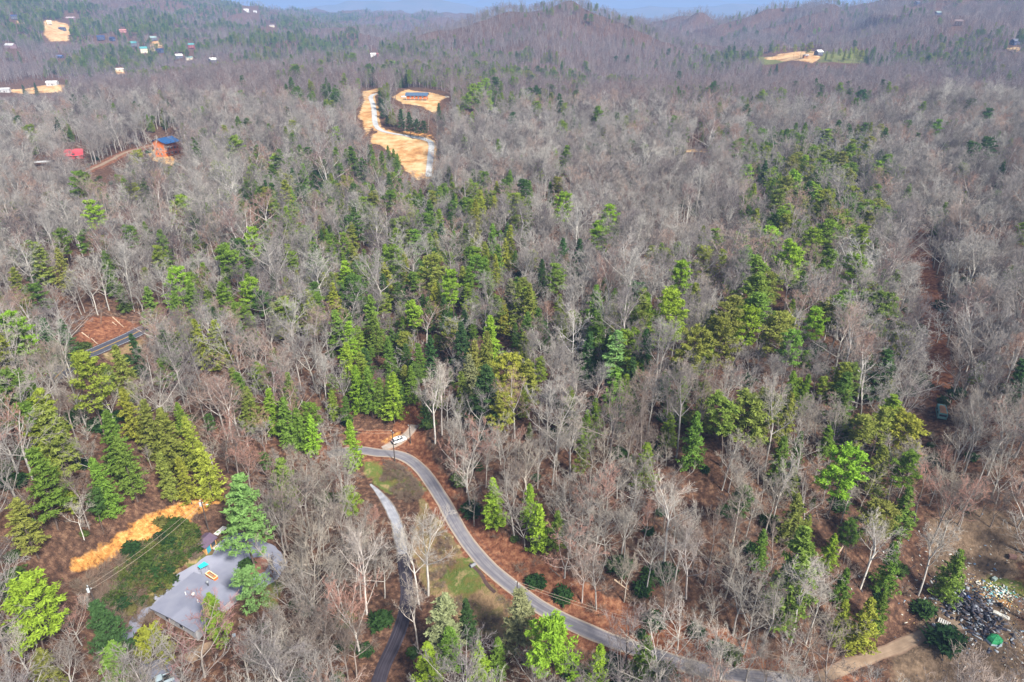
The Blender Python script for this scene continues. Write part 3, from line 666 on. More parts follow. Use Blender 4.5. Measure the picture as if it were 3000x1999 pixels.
# ------------------------------------------------------------------ where nothing grows, and what the woods leave in sight
def ribbon_px(L, w, lo, hi):
    T = np.gradient(L, axis=0); T /= np.linalg.norm(T, axis=1)[:, None]; Nn = np.stack([-T[:, 1], T[:, 0]], -1)
    z = ground(L[:, 0], L[:, 1]); u, v, _ = proj(L[:, 0], L[:, 1], z); k = (v > lo) & (v < hi) & (u > 1030)
    a = L[k] + Nn[k]*w/2; b = L[k] - Nn[k]*w/2
    ua, va, _ = proj(a[:, 0], a[:, 1], z[k]); ub, vb, _ = proj(b[:, 0], b[:, 1], z[k])
    return list(zip(ua, va)) + list(zip(ub, vb))[::-1]
def rect(u0, v0, u1, v1): return [(u0, v0), (u1, v0), (u1, v1), (u0, v1)]
FARH = []   # filled with boxes round the houses below
OPEN_PX = [[(1055,1345),(1150,1350),(1225,1390),(1262,1445),(1215,1470),(1130,1450),(1080,1400)],
           [(1255,1480),(1330,1580),(1420,1680),(1510,1750),(1545,1820),(1480,1860),(1400,1850),(1330,1800),(1260,1700),(1225,1600)],
           [(360,1850),(447,1735),(505,1682),(560,1650),(610,1615),(640,1560),(690,1545),(770,1570),(845,1640),(825,1700),(720,1765),(640,1820),(600,1880),(520,1850),(440,1800)],
           [(300,1720),(420,1600),(560,1520),(600,1540),(560,1650),(447,1735),(380,1800)],
           ORANGE_PX, rect(575, 1470, 660, 1620), rect(1040, 1235, 1245, 1325),
           [(1100,392),(1150,388),(1200,392),(1278,398),(1262,500),(1225,520),(1190,495),(1150,440),(1110,425)], [(1052,345),(1064,260),(1110,260),(1104,300),(1110,370),(1120,392),(1075,410)], [(1150,284),(1180,258),(1320,272),(1312,296),(1280,330),(1240,314),(1170,304)],
           [(2690,1640),(2800,1580),(3000,1560),(3000,1960),(2780,1930),(2660,1880)], [(2560,1950),(2640,1870),(2720,1850),(2740,1890),(2620,1930)], rect(2700,1160,2785,1262), [(2668,700),(2700,665),(2735,800),(2765,1000),(2785,1180),(2745,1190),(2728,1000),(2692,820)],
           [(255,1050),(300,1000),(420,955),(445,975),(300,1065)], [(205,985),(260,925),(400,935),(420,960),(290,1015)],
           [(430,395),(520,395),(540,470),(440,470)], rect(190,425,255,470), rect(100,462,155,490), [(250,510),(320,470),(370,450),(430,430),(430,445),(330,490),(260,520)], 
           rect(2010,432,2070,450), [(2235,165),(2290,150),(2400,140),(2400,182),(2240,187)], [(2400,155),(2530,158),(2530,180),(2400,182)], [(125,55),(200,60),(205,125),(130,125)], [(0,250),(190,235),(190,272),(0,280)]]
OPEN_PX.append(ribbon_px(RO['main'], 5.0, 1300, 1850)); OPEN_PX.append(ribbon_px(RO['lane'], 4.2, 1440, 2050))
NOPLANT = [hits(P) for P in OPEN_PX[:21]]
FAR_HOUSES = [  # u, v of the base, width, depth, storey height, rz, roof, wall, label
 (43,57,14,10,7,.5,'navy','slate','dark blue A-frame cabin beside a tan clearing, top left corner'),
 (208,56,24,10,3.2,.1,'mauve','mauvew','long low building with pale mauve roof near the top edge'),
 (32,141,19,11,5,-.1,'pale','mauvew','mauve cabin with pale grey roof at the left edge of the hillside'),
 (183,88,17,9,4,-.15,'navy','slate','dark flat house with bright windows above the tan clearing'),
 (146,72,11,9,6,.5,'cream','cream','unfinished cream house at the top of the tan clearing'),
 (176,170,13,9,3.5,0,'blue','navy','small house with a bright blue roof alone among trees'),
 (297,117,17,11,6,.5,'navy','navy','big navy cabin with an orange gable beside its navy twin'),
 (330,119,13,9,5,-.5,'navy','navy','smaller navy cabin with white gable, next to the orange-gabled one'),
 (361,94,16,9,4,.2,'pinkr','pinkr','pink-red cabin, highest above the cluster of teal roofs'),
 (392,136,15,11,7,.6,'teal','slate','dark cabin with bright teal roof, left of its teal-roofed neighbour'),
 (423,156,15,11,9,.6,'teal','cream','tall teal-roofed cabin on pale stilts'),
 (450,119,15,10,6,.7,'greyt','slate','cabin with grey-green roof edge above the navy one'),
 (469,155,15,10,6,-.4,'navy','navy','navy cabin with a tan bank at its side, right of the stilted cabin'),
 (562,141,14,10,7,.25,'teal','redw','red-walled cabin with bright teal roof'),
 (525,171,14,10,5,.7,'whiter','slate','house with white roof left of the pale teal roof'),
 (556,175,13,8,4,.1,'tealp','cream','low house with pale teal roof'),
 (625,185,13,10,6,.8,'whiter','slate','white-gabled dark cabin, rightmost of the hillside houses'),
 (350,208,17,7,3,.2,'whiter','cream','cream trailer house in a small clearing below the cabins'),
 (155,250,17,9,4.5,.12,'whiter','pale','long white-roofed house on an orange earth bank'),
 (14,270,17,10,4,.3,'pale','pale','grey-roofed house cut off by the left edge'),
 (1094,164,12,8,4,.1,'whiter','whitew','white house beside the red barn in the far valley'),
 (1108,164,6,6,4,.1,'redr','redw','small red barn beside the white house in the far valley'),
 (722,33,20,9,5,.1,'whiter','whitew','white house high on the distant ridge'),
 (748,37,12,8,4,.1,'whiter','whitew','second, smaller white house on the distant ridge'),
 (797,78,16,7,3,.1,'mauve','cream','low tan house on the distant slope below the white ones'),
 (2397,163,13,10,6,.45,'whiter','slate','white-roofed house at the end of the sunlit orange clearing'),
 (2360,168,9,6,3,.1,'pale','orangew','small orange unfinished shed in the sunlit clearing'),
 (2747,45,15,10,6,.2,'slatr','navy','dark cabin with a striped metal roof on the right hillside'),
 (2806,75,14,10,7,-.5,'brownr','brownw','dark brown gabled cabin below the striped-roof one'),
 (2686,14,14,10,6,.4,'slate','navy','dark cabin at the top edge of the right hillside'),
 (2972,130,15,10,5,.3,'slate','navy','dark cabin above a pale drive at the right edge'),
]
KEEP = OPEN_PX + [rect(h[0]-h[2]*.75, h[1]-11, h[0]+h[2]*.75, h[1]-1) for h in FAR_HOUSES]
NEARCLEAR = [(RO['main'], 3.8), (RO['lane'], 3.0), (RO['highway'], 5.0), (RO['cabin'], 2.6), (RO['switch'], 3.5), (RO['track'], 2.8), (RO['pull'], 3.0)]
mu, mv = np.meshgrid((np.arange(320)-10)*10+5.0, (np.arange(220)-10)*10+5.0)
MASK = np.zeros(mu.shape, bool); MASK2 = np.zeros(mu.shape, bool)
for P in KEEP: MASK |= inpoly(mu, mv, P)
def allowed(x, y, H, halfw=0.0, keep=True):
    z = ground(x, y); ok = np.ones(len(x), bool)
    for L, dmin in NEARCLEAR:
        m = ok & (x > L[:, 0].min()-8) & (x < L[:, 0].max()+8) & (y > L[:, 1].min()-8) & (y < L[:, 1].max()+8); k = np.nonzero(m)[0]
        if len(k): d, _ = line_dist(x[k], y[k], L); ok[k] &= d > dmin
    for P in NOPLANT: ok &= ~inpoly(x, y, P)
    if keep:
        for f in (0.0, 0.2, 0.4, 0.6, 0.8, 1.0):
            for s in ((-1, 0, 1) if f > 0.35 else (0,)):
                u, v, d = proj(x + s*halfw*0.8, y, z + f*H)
                if s == 0 and f > .5: ok &= ~MASK2[np.clip((v/10).astype(int)+10, 0, 219), np.clip((u/10).astype(int)+10, 0, 319)]
                ok &= ~MASK[np.clip((v/10).astype(int)+10, 0, 219), np.clip((u/10).astype(int)+10, 0, 319)]
    return ok
# ------------------------------------------------------------------ trees one can tell apart
BR = (0.25,0.39,0.04); YL = (0.30,0.33,0.05); OL = (0.225,0.255,0.055); MD = (0.165,0.265,0.045); DK = (0.065,0.13,0.042); BL = (0.22,0.36,0.11); GG = (0.26,0.29,0.14)
TONE = {'b': BR, 'y': YL, 'o': OL, 'm': MD, 'd': DK, 'w': BL, 'g': GG}
TNAME = {'b': 'bright green', 'y': 'yellow-green', 'o': 'olive', 'm': 'mid-green', 'd': 'dark green', 'w': 'blue-green', 'g': 'grey-green'}
# kind (P round pine, W feathery pine, C pointed conifer), tone, crown centre in the photo
EV = """Pb744,713 Cm663,845 Pb718,866 Pb506,840 Cm446,912 Cm527,930 Cm565,904 Cy586,1010 Cy642,1010 Cg807,942 Cm740,968 Cd404,1044 Pb55,980 Pd13,985 Cd140,1006 Cd200,1010
Wo123,780 Co183,798 Pm238,713 Pm183,708 Cm484,742 Cm433,700 Cm319,806 Py255,1116 Co361,1090 Pm34,1142 Pm89,1218 Cy382,1215 Co442,1260 Wy140,1256 Wo170,1300 Cm331,1308 Co489,1295 Cy565,1308
Cb795,1210 Cm841,1240 Cm875,1258 Cb914,1280 Cb935,1245 Pb960,1201 Cy982,904 Wm990,972 Pm1221,713 Wb1017,835 Pm1072,819 Cy1051,861 Cy1136,840 Cy1191,789 Pm1217,827 Po1263,793 Pb1327,844 Cy1276,895 Pb1225,929 Pm1408,793
Cy1395,700 Cm1444,713 Cy1493,721 Cy1480,748 Cm1457,772 Cy1450,800 Cd1293,708 Cm1331,721 Cm1365,717 Cd1646,768 Cd1697,764 Cm1620,789 Pm1633,819 Cd1586,823 Pb1769,704 Po1948,768 Pb1990,815 Wo1871,929 Po1786,942 Pd1875,870 Cm1740,917
Cy1476,938 Cg1489,895 Cb1438,1002 Co1387,1070 Co1425,1044 Cg1382,1116 Cd1850,1112 Cm1799,1150 Cd1888,1048 Cd1780,1030 Cd1722,1048 Wd1425,1167 Py1480,1100 Cb1714,1265 Wb1025,1006 Cm1089,942 Cm1102,985 Cm1140,1048 Cb1021,1082 Cb1047,1142 Cm1085,1150 Cm1115,1167 Cb1149,1167 Cd1263,1048 Cd1365,963 Cd1357,1019 Cb1030,1310
Pm2098,708 Pb2242,700 Pm2178,717 Pb2365,708 Pb2518,704 Pb2336,764 Pm2404,768 Pb2506,806 Cm2582,849 Pm2208,785 Pm2238,806 Po2060,768 Po2255,853 Pm2191,853 Pm2212,904 Pb2170,951 Pb2382,955 Po2272,955 Po2127,938 Po2115,1002 Pm2314,1019 Po2416,912 Pm2463,917 Po2021,1014 Po2472,1112 Po2204,1214 Pm2140,1223 Po2221,1200 Po2574,1248 Py2654,1261 Po2520,1255 Cm2034,1295 Wd2973,1142
Wo76,1545 Wm123,1430 Cy191,1434 Cm298,1434 Cm374,1375 Co489,1396 Cy544,1409 Cy608,1383 Wm829,1430
Cb1451,1477 Cb1553,1481 Cb1582,1545 Cm1629,1562 Cd1374,1825 Wg1306,1838 Wm1323,1910 Cb1404,1965 Cm1459,1930 Cb1744,1978 Cm1885,1950 Cb1247,1960 Wg1515,1830
Cm2608,1668 Cm2787,1685 Cy2468,1834 Cm2570,1795 Cy2531,1838 Cm2646,1502 Cd2272,1868 Cb2425,1625 Cm2281,1353 Pb2463,1370 Co2323,1523 Po2574,1500 Cm2230,1615
Py417,472 Pb276,633 Pb527,612 Pb799,472 Pb990,395 Co510,535 Cd720,590 Cm750,570 Cd780,580 Cm820,555 Cd860,545 Cm890,530 Cd930,520 Cd955,510 Cm720,640 Cd760,640 Cm810,610 Cm860,600 Cd900,590
Wm922,297 Wm955,325 Wd845,350 Wo472,293 Wd714,255 Cd765,187 Cd765,382 Wd221,314 Wd259,314 Pd68,344 Cd170,382 Cd51,472 Cg629,450 Cd106,263 Cd70,265 Cm1017,480 Cm1040,490 Cm1065,500 Cm1090,470 Cm1100,500 Cm1120,490 Cm1140,460 Cm1155,470 Cm1165,490 Cd1080,450
Cd1127,275 Cd1115,295 Cd1140,262 Cd1122,320 Cd1133,345 Wd1200,362 Pd1225,368 Wd1178,352 Pd1244,372 Cd1293,395 Cd1290,440 Cd1300,360 Cd1285,330 Pb1404,263 Pb1380,270 Pb1430,285 Pb1420,250 Pm1370,300 Pm1400,310 Pb1440,310 Wb1382,361 Pm1446,221 Wd1501,234 Pb1544,293 Pd1574,276 Wd1637,315 Cd1680,319 Pd1501,353
Wb1157,200 Pb1603,221 Pm1718,191 Pd1799,174 Pd1840,172 Pm1867,178 Pd1926,183 Pd1956,153 Pd1986,225 Wb1625,472 Wm1655,480 Po1637,544 Pb1642,608 Po1574,506 Wo1765,412 Co1825,404 Pm1973,370 Pb1778,646 Cm1493,552 Cy1455,578 Cm1425,595 Cy1404,608 Cm1553,574 Cm1612,574 Cy1416,633 Cy1450,630 Cy1391,642 Cm1505,642 Cm1548,633
Pb2400,88 Pb2388,92 Py2265,148 Py2300,143 Py2350,140 Cy2440,160 Py2462,155 Cy2475,162 Py2505,150 Py2520,160 Cy2420,165 Py2280,140 Py2330,142 Py2370,138 Cy2490,157 Wy2510,160 Pd2846,191 Pd2612,157 Cd2425,212 Cd2255,212 Cd2275,205 Cd2298,212 Cd2161,217 Po2659,234 Pd2586,255 Pd2523,285 Pm2472,348 Pm2663,374 Pm2744,378 Pm2790,374 Pd2850,450 Pd2884,438 Pd2892,348 Cm2650,586 Cd2931,523 Pb2191,510 Cd2235,522 Pm2230,400 Pm2161,442 Pm2034,195 Pd2085,238 Pd2095,265
Po2336,446 Pb2374,455 Pb2425,408 Po2429,476 Po2531,429 Po2527,480 Pb2570,502 Po2323,489 Pb2353,480 Po2383,493 Po2468,480 Pb2336,536 Pb2395,565 Po2298,553 Po2370,519 Po2446,527 Po2502,527 Py2425,595 Py2489,587 Po2523,608 Pb2293,633 Po2446,638 Po2531,646 Po2400,625 Po2350,600""".split()  # extra yellow-green trees by the far-right clearing stand in for its sunlight
HERO = {  # the ones with a look of their own: kind, tone, crown centre, height, label
 'big': ('W','w',(712,1530),26,'biggest blue-green pine, rising from the mulch ring in the driveway'),
 'dw1': ('P','w',(738,1722),15,'blue-green pine with dense crown just below the mulch ring'),
 'dw2': ('W','b',(637,1808),15,'light green pine against the lower edge of the blue-grey house roof'),
 'dw3': ('W','d',(319,1850),18,'dark pine at the lower end of the gravel driveway'),
 'dw4': ('P','y',(459,1872),14,'yellow-green pine between the driveway and the parking pad'),
 'dw5': ('W','m',(353,1960),16,'green pine beside the parking pad at the bottom edge'),
 'lf1': ('P','b',(72,1790),20,'large round green pine at the left edge below the bank'),
 'lf2': ('W','o',(140,1975),13,'olive pine low in the bottom left corner'),
 'dome': ('P','b',(1638,1885),23,'broad domed pine hiding the road at the bottom of the view'),
 'bigp': ('P','b',(1940,930),27,'tallest bright round-crowned pine high on the middle spur'),
 'blue': ('W','w',(1803,1062),21,'blue-green feathery pine standing among dark evergreens on the spur'),
 'lime': ('P','y',(1463,1201),17,'lime yellow-green tree left of the dark pine above the road'),
 'tall': ('C','m',(2323,1690),29,'tallest pointed conifer on the slope above the road, lower right'),
}
WHERE = [(lambda u, v: v < 420 and u < 1060, 'on the wooded ridge left of the cleared hillside'), (lambda u, v: v < 420 and u < 1700, 'beside or behind the cleared hillside'),
         (lambda u, v: v < 420, 'on the far right hills near the skyline'), (lambda u, v: u < 700 and v < 1060, 'on the slope between the cabin and the highway'),
         (lambda u, v: u < 700, 'on the slope above the orange earth bank'), (lambda u, v: u < 1400 and v < 1200, 'in the hollow above the white car'),
         (lambda u, v: u < 1250, 'in the strip of woods left of the gravel lane'), (lambda u, v: u < 2100 and v < 700, 'at the head of the hollow'),
         (lambda u, v: v < 700, 'in the pine grove on the right ridge'), (lambda u, v: u > 2200 and v > 1250, 'on the lower right slope toward the dump'),
         (lambda u, v: v > 1650, 'along the bottom edge below the road'), (lambda u, v: v > 1250, 'just above the bend of the road'), (lambda u, v: True, 'on the broad spur above the road')]
KNAME = {'P': ('round_pine', 'round-crowned pine', PINE), 'W': ('feathery_pine', 'feathery tiered pine', WPINE), 'C': ('pointed_conifer', 'pointed conifer', CONE)}
FRAC = {'P': 0.72, 'W': 0.55, 'C': 0.5}
taken = []
ntree = 0
def tree_at(k, tone, p, H, label, group=None, var=None, rz=None, lean=0):
    global ntree
    nm, kn, lst = KNAME[k]; mt, mc, h0 = lst[(ntree if var is None else var) % len(lst)]; ntree += 1
    s = H / h0
    t = thing(nm, label, 'tree', (p[0], p[1], p[2]-0.15), random.uniform(0, 6.28) if rz is None else rz, group)
    t.rotation_euler[0] = random.gauss(0, 0.02) + lean; t.rotation_euler[1] = random.gauss(0, 0.02)
    t.scale = (s*random.uniform(.9, 1.12), s*random.uniform(.9, 1.12), s)
    link('trunk', mt, t); c = link('crown', mc, t); f = random.uniform(0.85, 1.18); c.color = (*[a*f*random.uniform(.93, 1.07) for a in TONE[tone]], 1)
    taken.append((p[0], p[1])); return t
def stand(u, v, H, frac): return hit(u, v, H*frac)
def shield(k, p, H):     # the crown stays in sight: bare trees keep from standing right in front of it
    f = FRAC[k]; u, v, d = proj(p[0], p[1], p[2]+H*f*1.08); s = FPX/float(d)
    a, b = 1.9*s*H/19, 0.20*H*s*(1.0 if k != 'P' else .75)
    global MASK2
    MASK2 |= (np.abs(mu-float(u)) < a) & (np.abs(mv-float(v)) < b)
for key, (k, tone, (u, v), H, lab) in HERO.items():
    p = hit(747, 1662) if key == 'big' else stand(u, v, H, FRAC[k])
    tree_at(k, tone, p, H, lab, var=0); shield(k, p, H)
for e in EV:
    k, tone = e[0], e[1]; u, v = map(int, e[2:].split(','))
    H = {'P': 19.5, 'W': 20, 'C': 17}[k] * random.uniform(0.85, 1.2)
    if v > 1400: H *= 0.85
    if 1050 < u < 1310 and 240 < v < 460: H *= 0.8
    p = stand(u, v, H, FRAC[k])
    if float(line_dist(np.array([p[0]]), np.array([p[1]]), RO['main'])[0][0]) < 3.6: continue
    wh = next(s for f, s in WHERE if f(u, v)); lab = f'{TNAME[tone]} {KNAME[k][1]} {wh}'
    tree_at(k, tone, p, H, lab, f'{KNAME[k][1]}s {wh}')
    if random.random() < .7: shield(k, p, H)

# bare hardwoods placed one by one where the photo shows them
mid = 0
BCOL = [(0.40,0.375,0.34), (0.33,0.305,0.28), (0.50,0.47,0.425), (0.26,0.22,0.195), (0.38,0.345,0.295)]
def bare_at(p, H, label, group=None, var=None, col=None, tw=None, name='bare_tree', lean=None, sxy=1.0, ci=None):
    global mid
    mt, mw, h0 = BARE[(mid if var is None else var) % len(BARE)]; mid += 1; s = H/h0
    t = thing(name, label, 'tree', (p[0], p[1], p[2]-0.2), random.uniform(0, 6.28), group); t.scale = (s*sxy, s*sxy, s)
    t.rotation_euler[0] = random.gauss(0, 0.03); t.rotation_euler[1] = random.gauss(0, 0.03)
    if lean: t.rotation_euler[0], t.rotation_euler[1] = lean
    c = col or BCOL[ci if ci is not None else random.randrange(5)]; f = random.uniform(.85, 1.15); a = link('trunk', mt, t); a.color = (*[q*f for q in c], 1)
    b = link('crown', mw, t); tc = tw or [q*f*g for q, g in zip(c, (.80, .77, .73))]
    b.color = (*tc, 1); taken.append((p[0], p[1])); return t
PALE = (0.54,0.51,0.465); BLEACH = (0.74,0.72,0.66); REDT = (0.36,0.20,0.19); DKT = (0.09,0.07,0.065)
for (u, v), H, lab, kw in [
 ((600,1985), 22, 'bare maple with rosy twigs rising in front of the house roof', dict(col=(0.34,0.30,0.27), tw=REDT, var=2)),
 ((815,1745), 11, 'small nearly black bare tree at the edge of the driveway', dict(col=DKT, tw=DKT, var=6)),
 ((2745,1005), 13, 'bleached white dead tree standing alone in the right hollow', dict(col=BLEACH, tw=BLEACH, var=4)),
 ((1255,1745), 27, 'tall pale bare tree right of the dark lane', dict(col=PALE, var=1)),
 ((1228,1770), 23, 'slimmer pale bare tree crossing in front of the dark lane', dict(col=PALE, var=3)),
 ((1225,1905), 20, 'leaning bare tree below the two tall pale ones', dict(col=(0.5,0.45,0.4), var=5)),
 ((1075,1800), 26, 'tall bare tree left of the dark lane', dict(col=(0.55,0.5,0.46), var=1)),
 ((780,1300), 13, 'rounded bare tree with orange-tan twigs left of the yellow-green conifers', dict(col=(0.42,0.36,0.3), tw=(0.42,0.28,0.18), var=2)),
 ((1275,1300), 25, 'grey twin-trunked bare tree just right of the white car', dict(col=PALE, var=3)),
 ((1295,1275), 22, 'second grey bare tree right of the white car', dict(col=(0.5,0.46,0.42), var=5)),
 ((1985,1905), 15, 'round bush-like pale bare tree beside the road near the bottom edge', dict(col=PALE, tw=(0.5,0.46,0.42), var=2)),
 ((2290,1990), 13, 'pale bushy bare tree on the verge at the bottom edge', dict(col=PALE, tw=(0.5,0.46,0.42), var=4)),
 ((1825,1975), 19, 'dark-stemmed bare tree against the lower road', dict(col=(0.13,0.11,0.1), tw=(0.30,0.25,0.23), var=0)),
 ((2315,1890), 25, 'tall slim bare tree leaning beside the tallest conifer', dict(col=PALE, var=3)),
 ((2690,1745), 22, 'slim pale bare tree left of the dump conifer', dict(col=PALE, var=3)),
 ((2520,1725), 20, 'pale slim bare tree above the group of conifers by the dump', dict(col=PALE, var=5)),
 ((1705,1765), 17, 'bare tree on the red bank directly above the road', dict(col=(0.55,0.47,0.42), var=0)),
 ((1945,1660), 24, 'grey bare tree with long clean trunk on the red slope', dict(col=PALE, var=5)),
 ((2010,1755), 20, 'grey bare tree below the long-trunked one on the red slope', dict(col=(0.5,0.45,0.42), var=1)),
 ((1680,1085), 21, 'spreading silvery bare tree in the middle of the spur', dict(col=BLEACH, tw=(0.55,0.51,0.47), var=6)),
]:
    bare_at(hit(u, v), H, lab, **kw)

# candidates for the rest of the wood
def scatter(y0, y1, sp, seed):
    r = np.random.default_rng(seed); ny = int((y1-y0)/sp); X, Y = [], []
    for k in range(ny):
        y = y0 + (k+.5)*sp; hw = 0.72*y + 60 + 0.12*y*(y < 200); n = int(2*hw/sp); x = -hw + (np.arange(n)+.5)*sp
        X.append(x + r.uniform(-.48, .48, n)*sp); Y.append(y + r.uniform(-.48, .48, n)*sp)
    return np.concatenate(X), np.concatenate(Y)
def evshare(x, y):
    """share of evergreens: patches of green among the bare wood"""
    n = fbm(x/90 + 5, y/90, 3); u, v, _ = proj(x, y, ground(x, y)+10)
    s = np.where(y > 850, 0.08 + 0.5*np.clip(fbm(x/150+9, y/190, 3), -.3, 1), 0.07 + 0.24*np.clip(n, -.4, 1))
    s = np.where((u < 1050) & (v < 235), 0.62 + 1.3*fbm(x/170, y/210, 3), s); s = np.where((u > 1300) & (u < 2450) & (v < 150), 0.03 + 0.10*n, s)
    s = np.where((u > 2180) & (u < 2620) & (v > 400) & (v < 720), 0.62, s); s = np.where((u > 2600) & (v > 250), 0.03, s)
    s = np.where((u > 1900) & (u < 2560) & (v > 720) & (v < 1250), 0.12 + .3*n, s); s = np.where((u > 950) & (u < 1560) & (v > 540) & (v < 1180), 0.50 + .45*n, s)
    s = np.where((u > 660) & (u < 1000) & (v > 470) & (v < 950), 0.36 + .3*n, s); s = np.where((u > 1330) & (u < 1720) & (v > 200) & (v < 360), 0.30 + .3*n, s)
    s = np.where((u < 720) & (v > 1150) & (v < 1560), 0.10, s); s = np.where((u < 660) & (v > 560) & (v < 1000), 0.20 + .25*n, s)
    return np.clip(s*.95, 0.0, 0.7)
bands = [(72, 520, 4.8, 11), (520, 1000, 5.8, 12), (1000, 2050, 8.2, 13), (2050, 4200, 13.0, 14)]
pts_b, pts_e = [], []
TK = np.array(taken)
for y0, y1, sp, sd_ in bands:
    x, y = scatter(y0, y1, sp, sd_); r = np.random.default_rng(sd_+90); H = np.clip(r.normal(17.5, 3.8, len(x)) + 3*fbm(x/40, y/40, 2), 8, 27)
    if y0 < 100: H = np.where(r.uniform(0, 1, len(x)) < 0.25, H*0.6, H)
    ok = allowed(x, y, H, 2.5) & (fbm(x/22+3, y/22, 2) > -0.8)
    if y0 < 1000:
        for i in range(0, len(x), 5000):
            dd = ((x[i:i+5000, None]-TK[None, :, 0])**2 + (y[i:i+5000, None]-TK[None, :, 1])**2).min(1); ok[i:i+5000] &= dd > 3.2**2
    u, v, d = proj(x, y, ground(x, y)+H*.5); ok &= (u > -150) & (u < 3150) & (v < 2350)
    x, y, H = x[ok], y[ok], H[ok]; e = r.uniform(0, 1, len(x)) < evshare(x, y)
    pts_b.append(np.c_[x[~e], y[~e], H[~e]]); pts_e.append(np.c_[x[e], y[e], H[e]*.85])
PB = np.concatenate(pts_b); PE = np.concatenate(pts_e)
# the bare trees that show largest become single trees; the others join the wood
o = np.argsort(PB[:, 1]); PB = PB[o]; u, v, d = proj(PB[:, 0], PB[:, 1], ground(PB[:, 0], PB[:, 1]) + PB[:, 2]*.6)
seen = np.nonzero((u > 0) & (u < 3000) & (v > 0) & (v < 1999))[0][:275]
BWH = [(lambda u, v: u < 560, 'on the lower left slope near the orange bank'), (lambda u, v: u < 1230, 'between the house and the lane'),
       (lambda u, v: u < 1640 and v > 1600, 'in the strip below the road'), (lambda u, v: u < 1900, 'on the red slope above the road'),
       (lambda u, v: u < 2480, 'on the slope left of the dump'), (lambda u, v: True, 'in the hollow beside the dump')]
for i in seen:
    x, y, H = PB[i]; wh = next(s for f, s in BWH if f(u[i], v[i])); sz = 'tall' if H > 18.5 else ('medium' if H > 13.5 else 'short')
    ci = int(i*7 + H*10) % 5; cn = ('light grey', 'grey', 'pale', 'brown', 'tan-grey')[ci]; red = (int(i)*13) % 11 == 0
    bare_at((x, y, gz(x, y)), H, f'{sz} bare {"red-twigged" if red else cn} hardwood {wh}', f'bare trees {wh}', ci=ci, tw=(0.40,0.23,0.18) if red else None)
rest = np.ones(len(PB), bool); rest[seen] = False; PB = PB[rest]

# ------------------------------------------------------------------ the rest of the wood
def forest(name, label, P, ids, hs, r, sxy=(.85, 1.2)):
    n = len(P); me = bpy.data.meshes.new(name); me.vertices.add(n)
    me.vertices.foreach_set('co', np.c_[P[:, :2], ground(P[:, 0], P[:, 1])-.2].astype(np.float32).ravel())
    pick = r.integers(0, 1000, n) % np.array([len(i) for i in ids]) if isinstance(ids[0], list) else r.integers(0, len(ids), n)
    ID = np.array([ids[j][k] for j, k in enumerate(pick)]) if isinstance(ids[0], list) else np.array(ids)[pick]
    s = P[:, 2] / np.array(hs)[ID]; wv = r.uniform(sxy[0], sxy[1], n)
    a = me.attributes.new('shape', 'INT', 'POINT'); a.data.foreach_set('value', ID.astype(np.int32))
    a = me.attributes.new('size', 'FLOAT_VECTOR', 'POINT'); a.data.foreach_set('vector', np.c_[s*wv, s*wv, s].astype(np.float32).ravel())
    a = me.attributes.new('turn', 'FLOAT_VECTOR', 'POINT'); a.data.foreach_set('vector', np.c_[r.normal(0, .03, n), r.normal(0, .03, n), r.uniform(0, 6.28, n)].astype(np.float32).ravel())
    ob = link(name, me); g = bpy.data.node_groups.new(name, 'GeometryNodeTree')
    g.interface.new_socket('Geometry', in_out='INPUT', socket_type='NodeSocketGeometry'); g.interface.new_socket('Geometry', in_out='OUTPUT', socket_type='NodeSocketGeometry')
    N = g.nodes.new; lk = g.links.new; gi = N('NodeGroupInput'); go = N('NodeGroupOutput'); ip = N('GeometryNodeInstanceOnPoints'); ci = N('GeometryNodeCollectionInfo')
    ci.inputs['Collection'].default_value = PROTO; ci.inputs['Separate Children'].default_value = True; ci.inputs['Reset Children'].default_value = True
    def attr(nm, t):
        a = N('GeometryNodeInputNamedAttribute'); a.data_type = t; a.inputs['Name'].default_value = nm; return a.outputs['Attribute']
    lk(gi.outputs[0], ip.inputs['Points']); lk(ci.outputs[0], ip.inputs['Instance']); ip.inputs['Pick Instance'].default_value = True
    lk(attr('shape', 'INT'), ip.inputs['Instance Index']); lk(attr('size', 'FLOAT_VECTOR'), ip.inputs['Scale'])
    er = N('FunctionNodeEulerToRotation'); lk(attr('turn', 'FLOAT_VECTOR'), er.inputs[0]); lk(er.outputs[0], ip.inputs['Rotation'])
    lk(ip.outputs[0], go.inputs[0]); md = ob.modifiers.new('wood', 'NODES'); md.node_group = g
    return tag(ob, label, kind='stuff')
HS = [1.0]*len(NAMES)
for k, b in enumerate(BARE): HS[IDX['a_bare%d' % k]] = b[2]
for k, h in enumerate(BAREF): HS[IDX['b_farbare%d' % k]] = h
for pre, lst in (('c', PINE), ('d', WPINE), ('e', CONE)):
    for k, b in enumerate(lst): HS[IDX['%s_conifer%d' % (pre, k)]] = b[2]
rr = np.random.default_rng(5)
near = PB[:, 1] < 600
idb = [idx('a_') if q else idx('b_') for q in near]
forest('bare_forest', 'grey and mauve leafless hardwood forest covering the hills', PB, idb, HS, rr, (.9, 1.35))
forest('evergreen_forest', 'scattered green pines and conifers through the leafless forest', PE, idx('c_') + idx('d_') + idx('e_'), HS, rr)
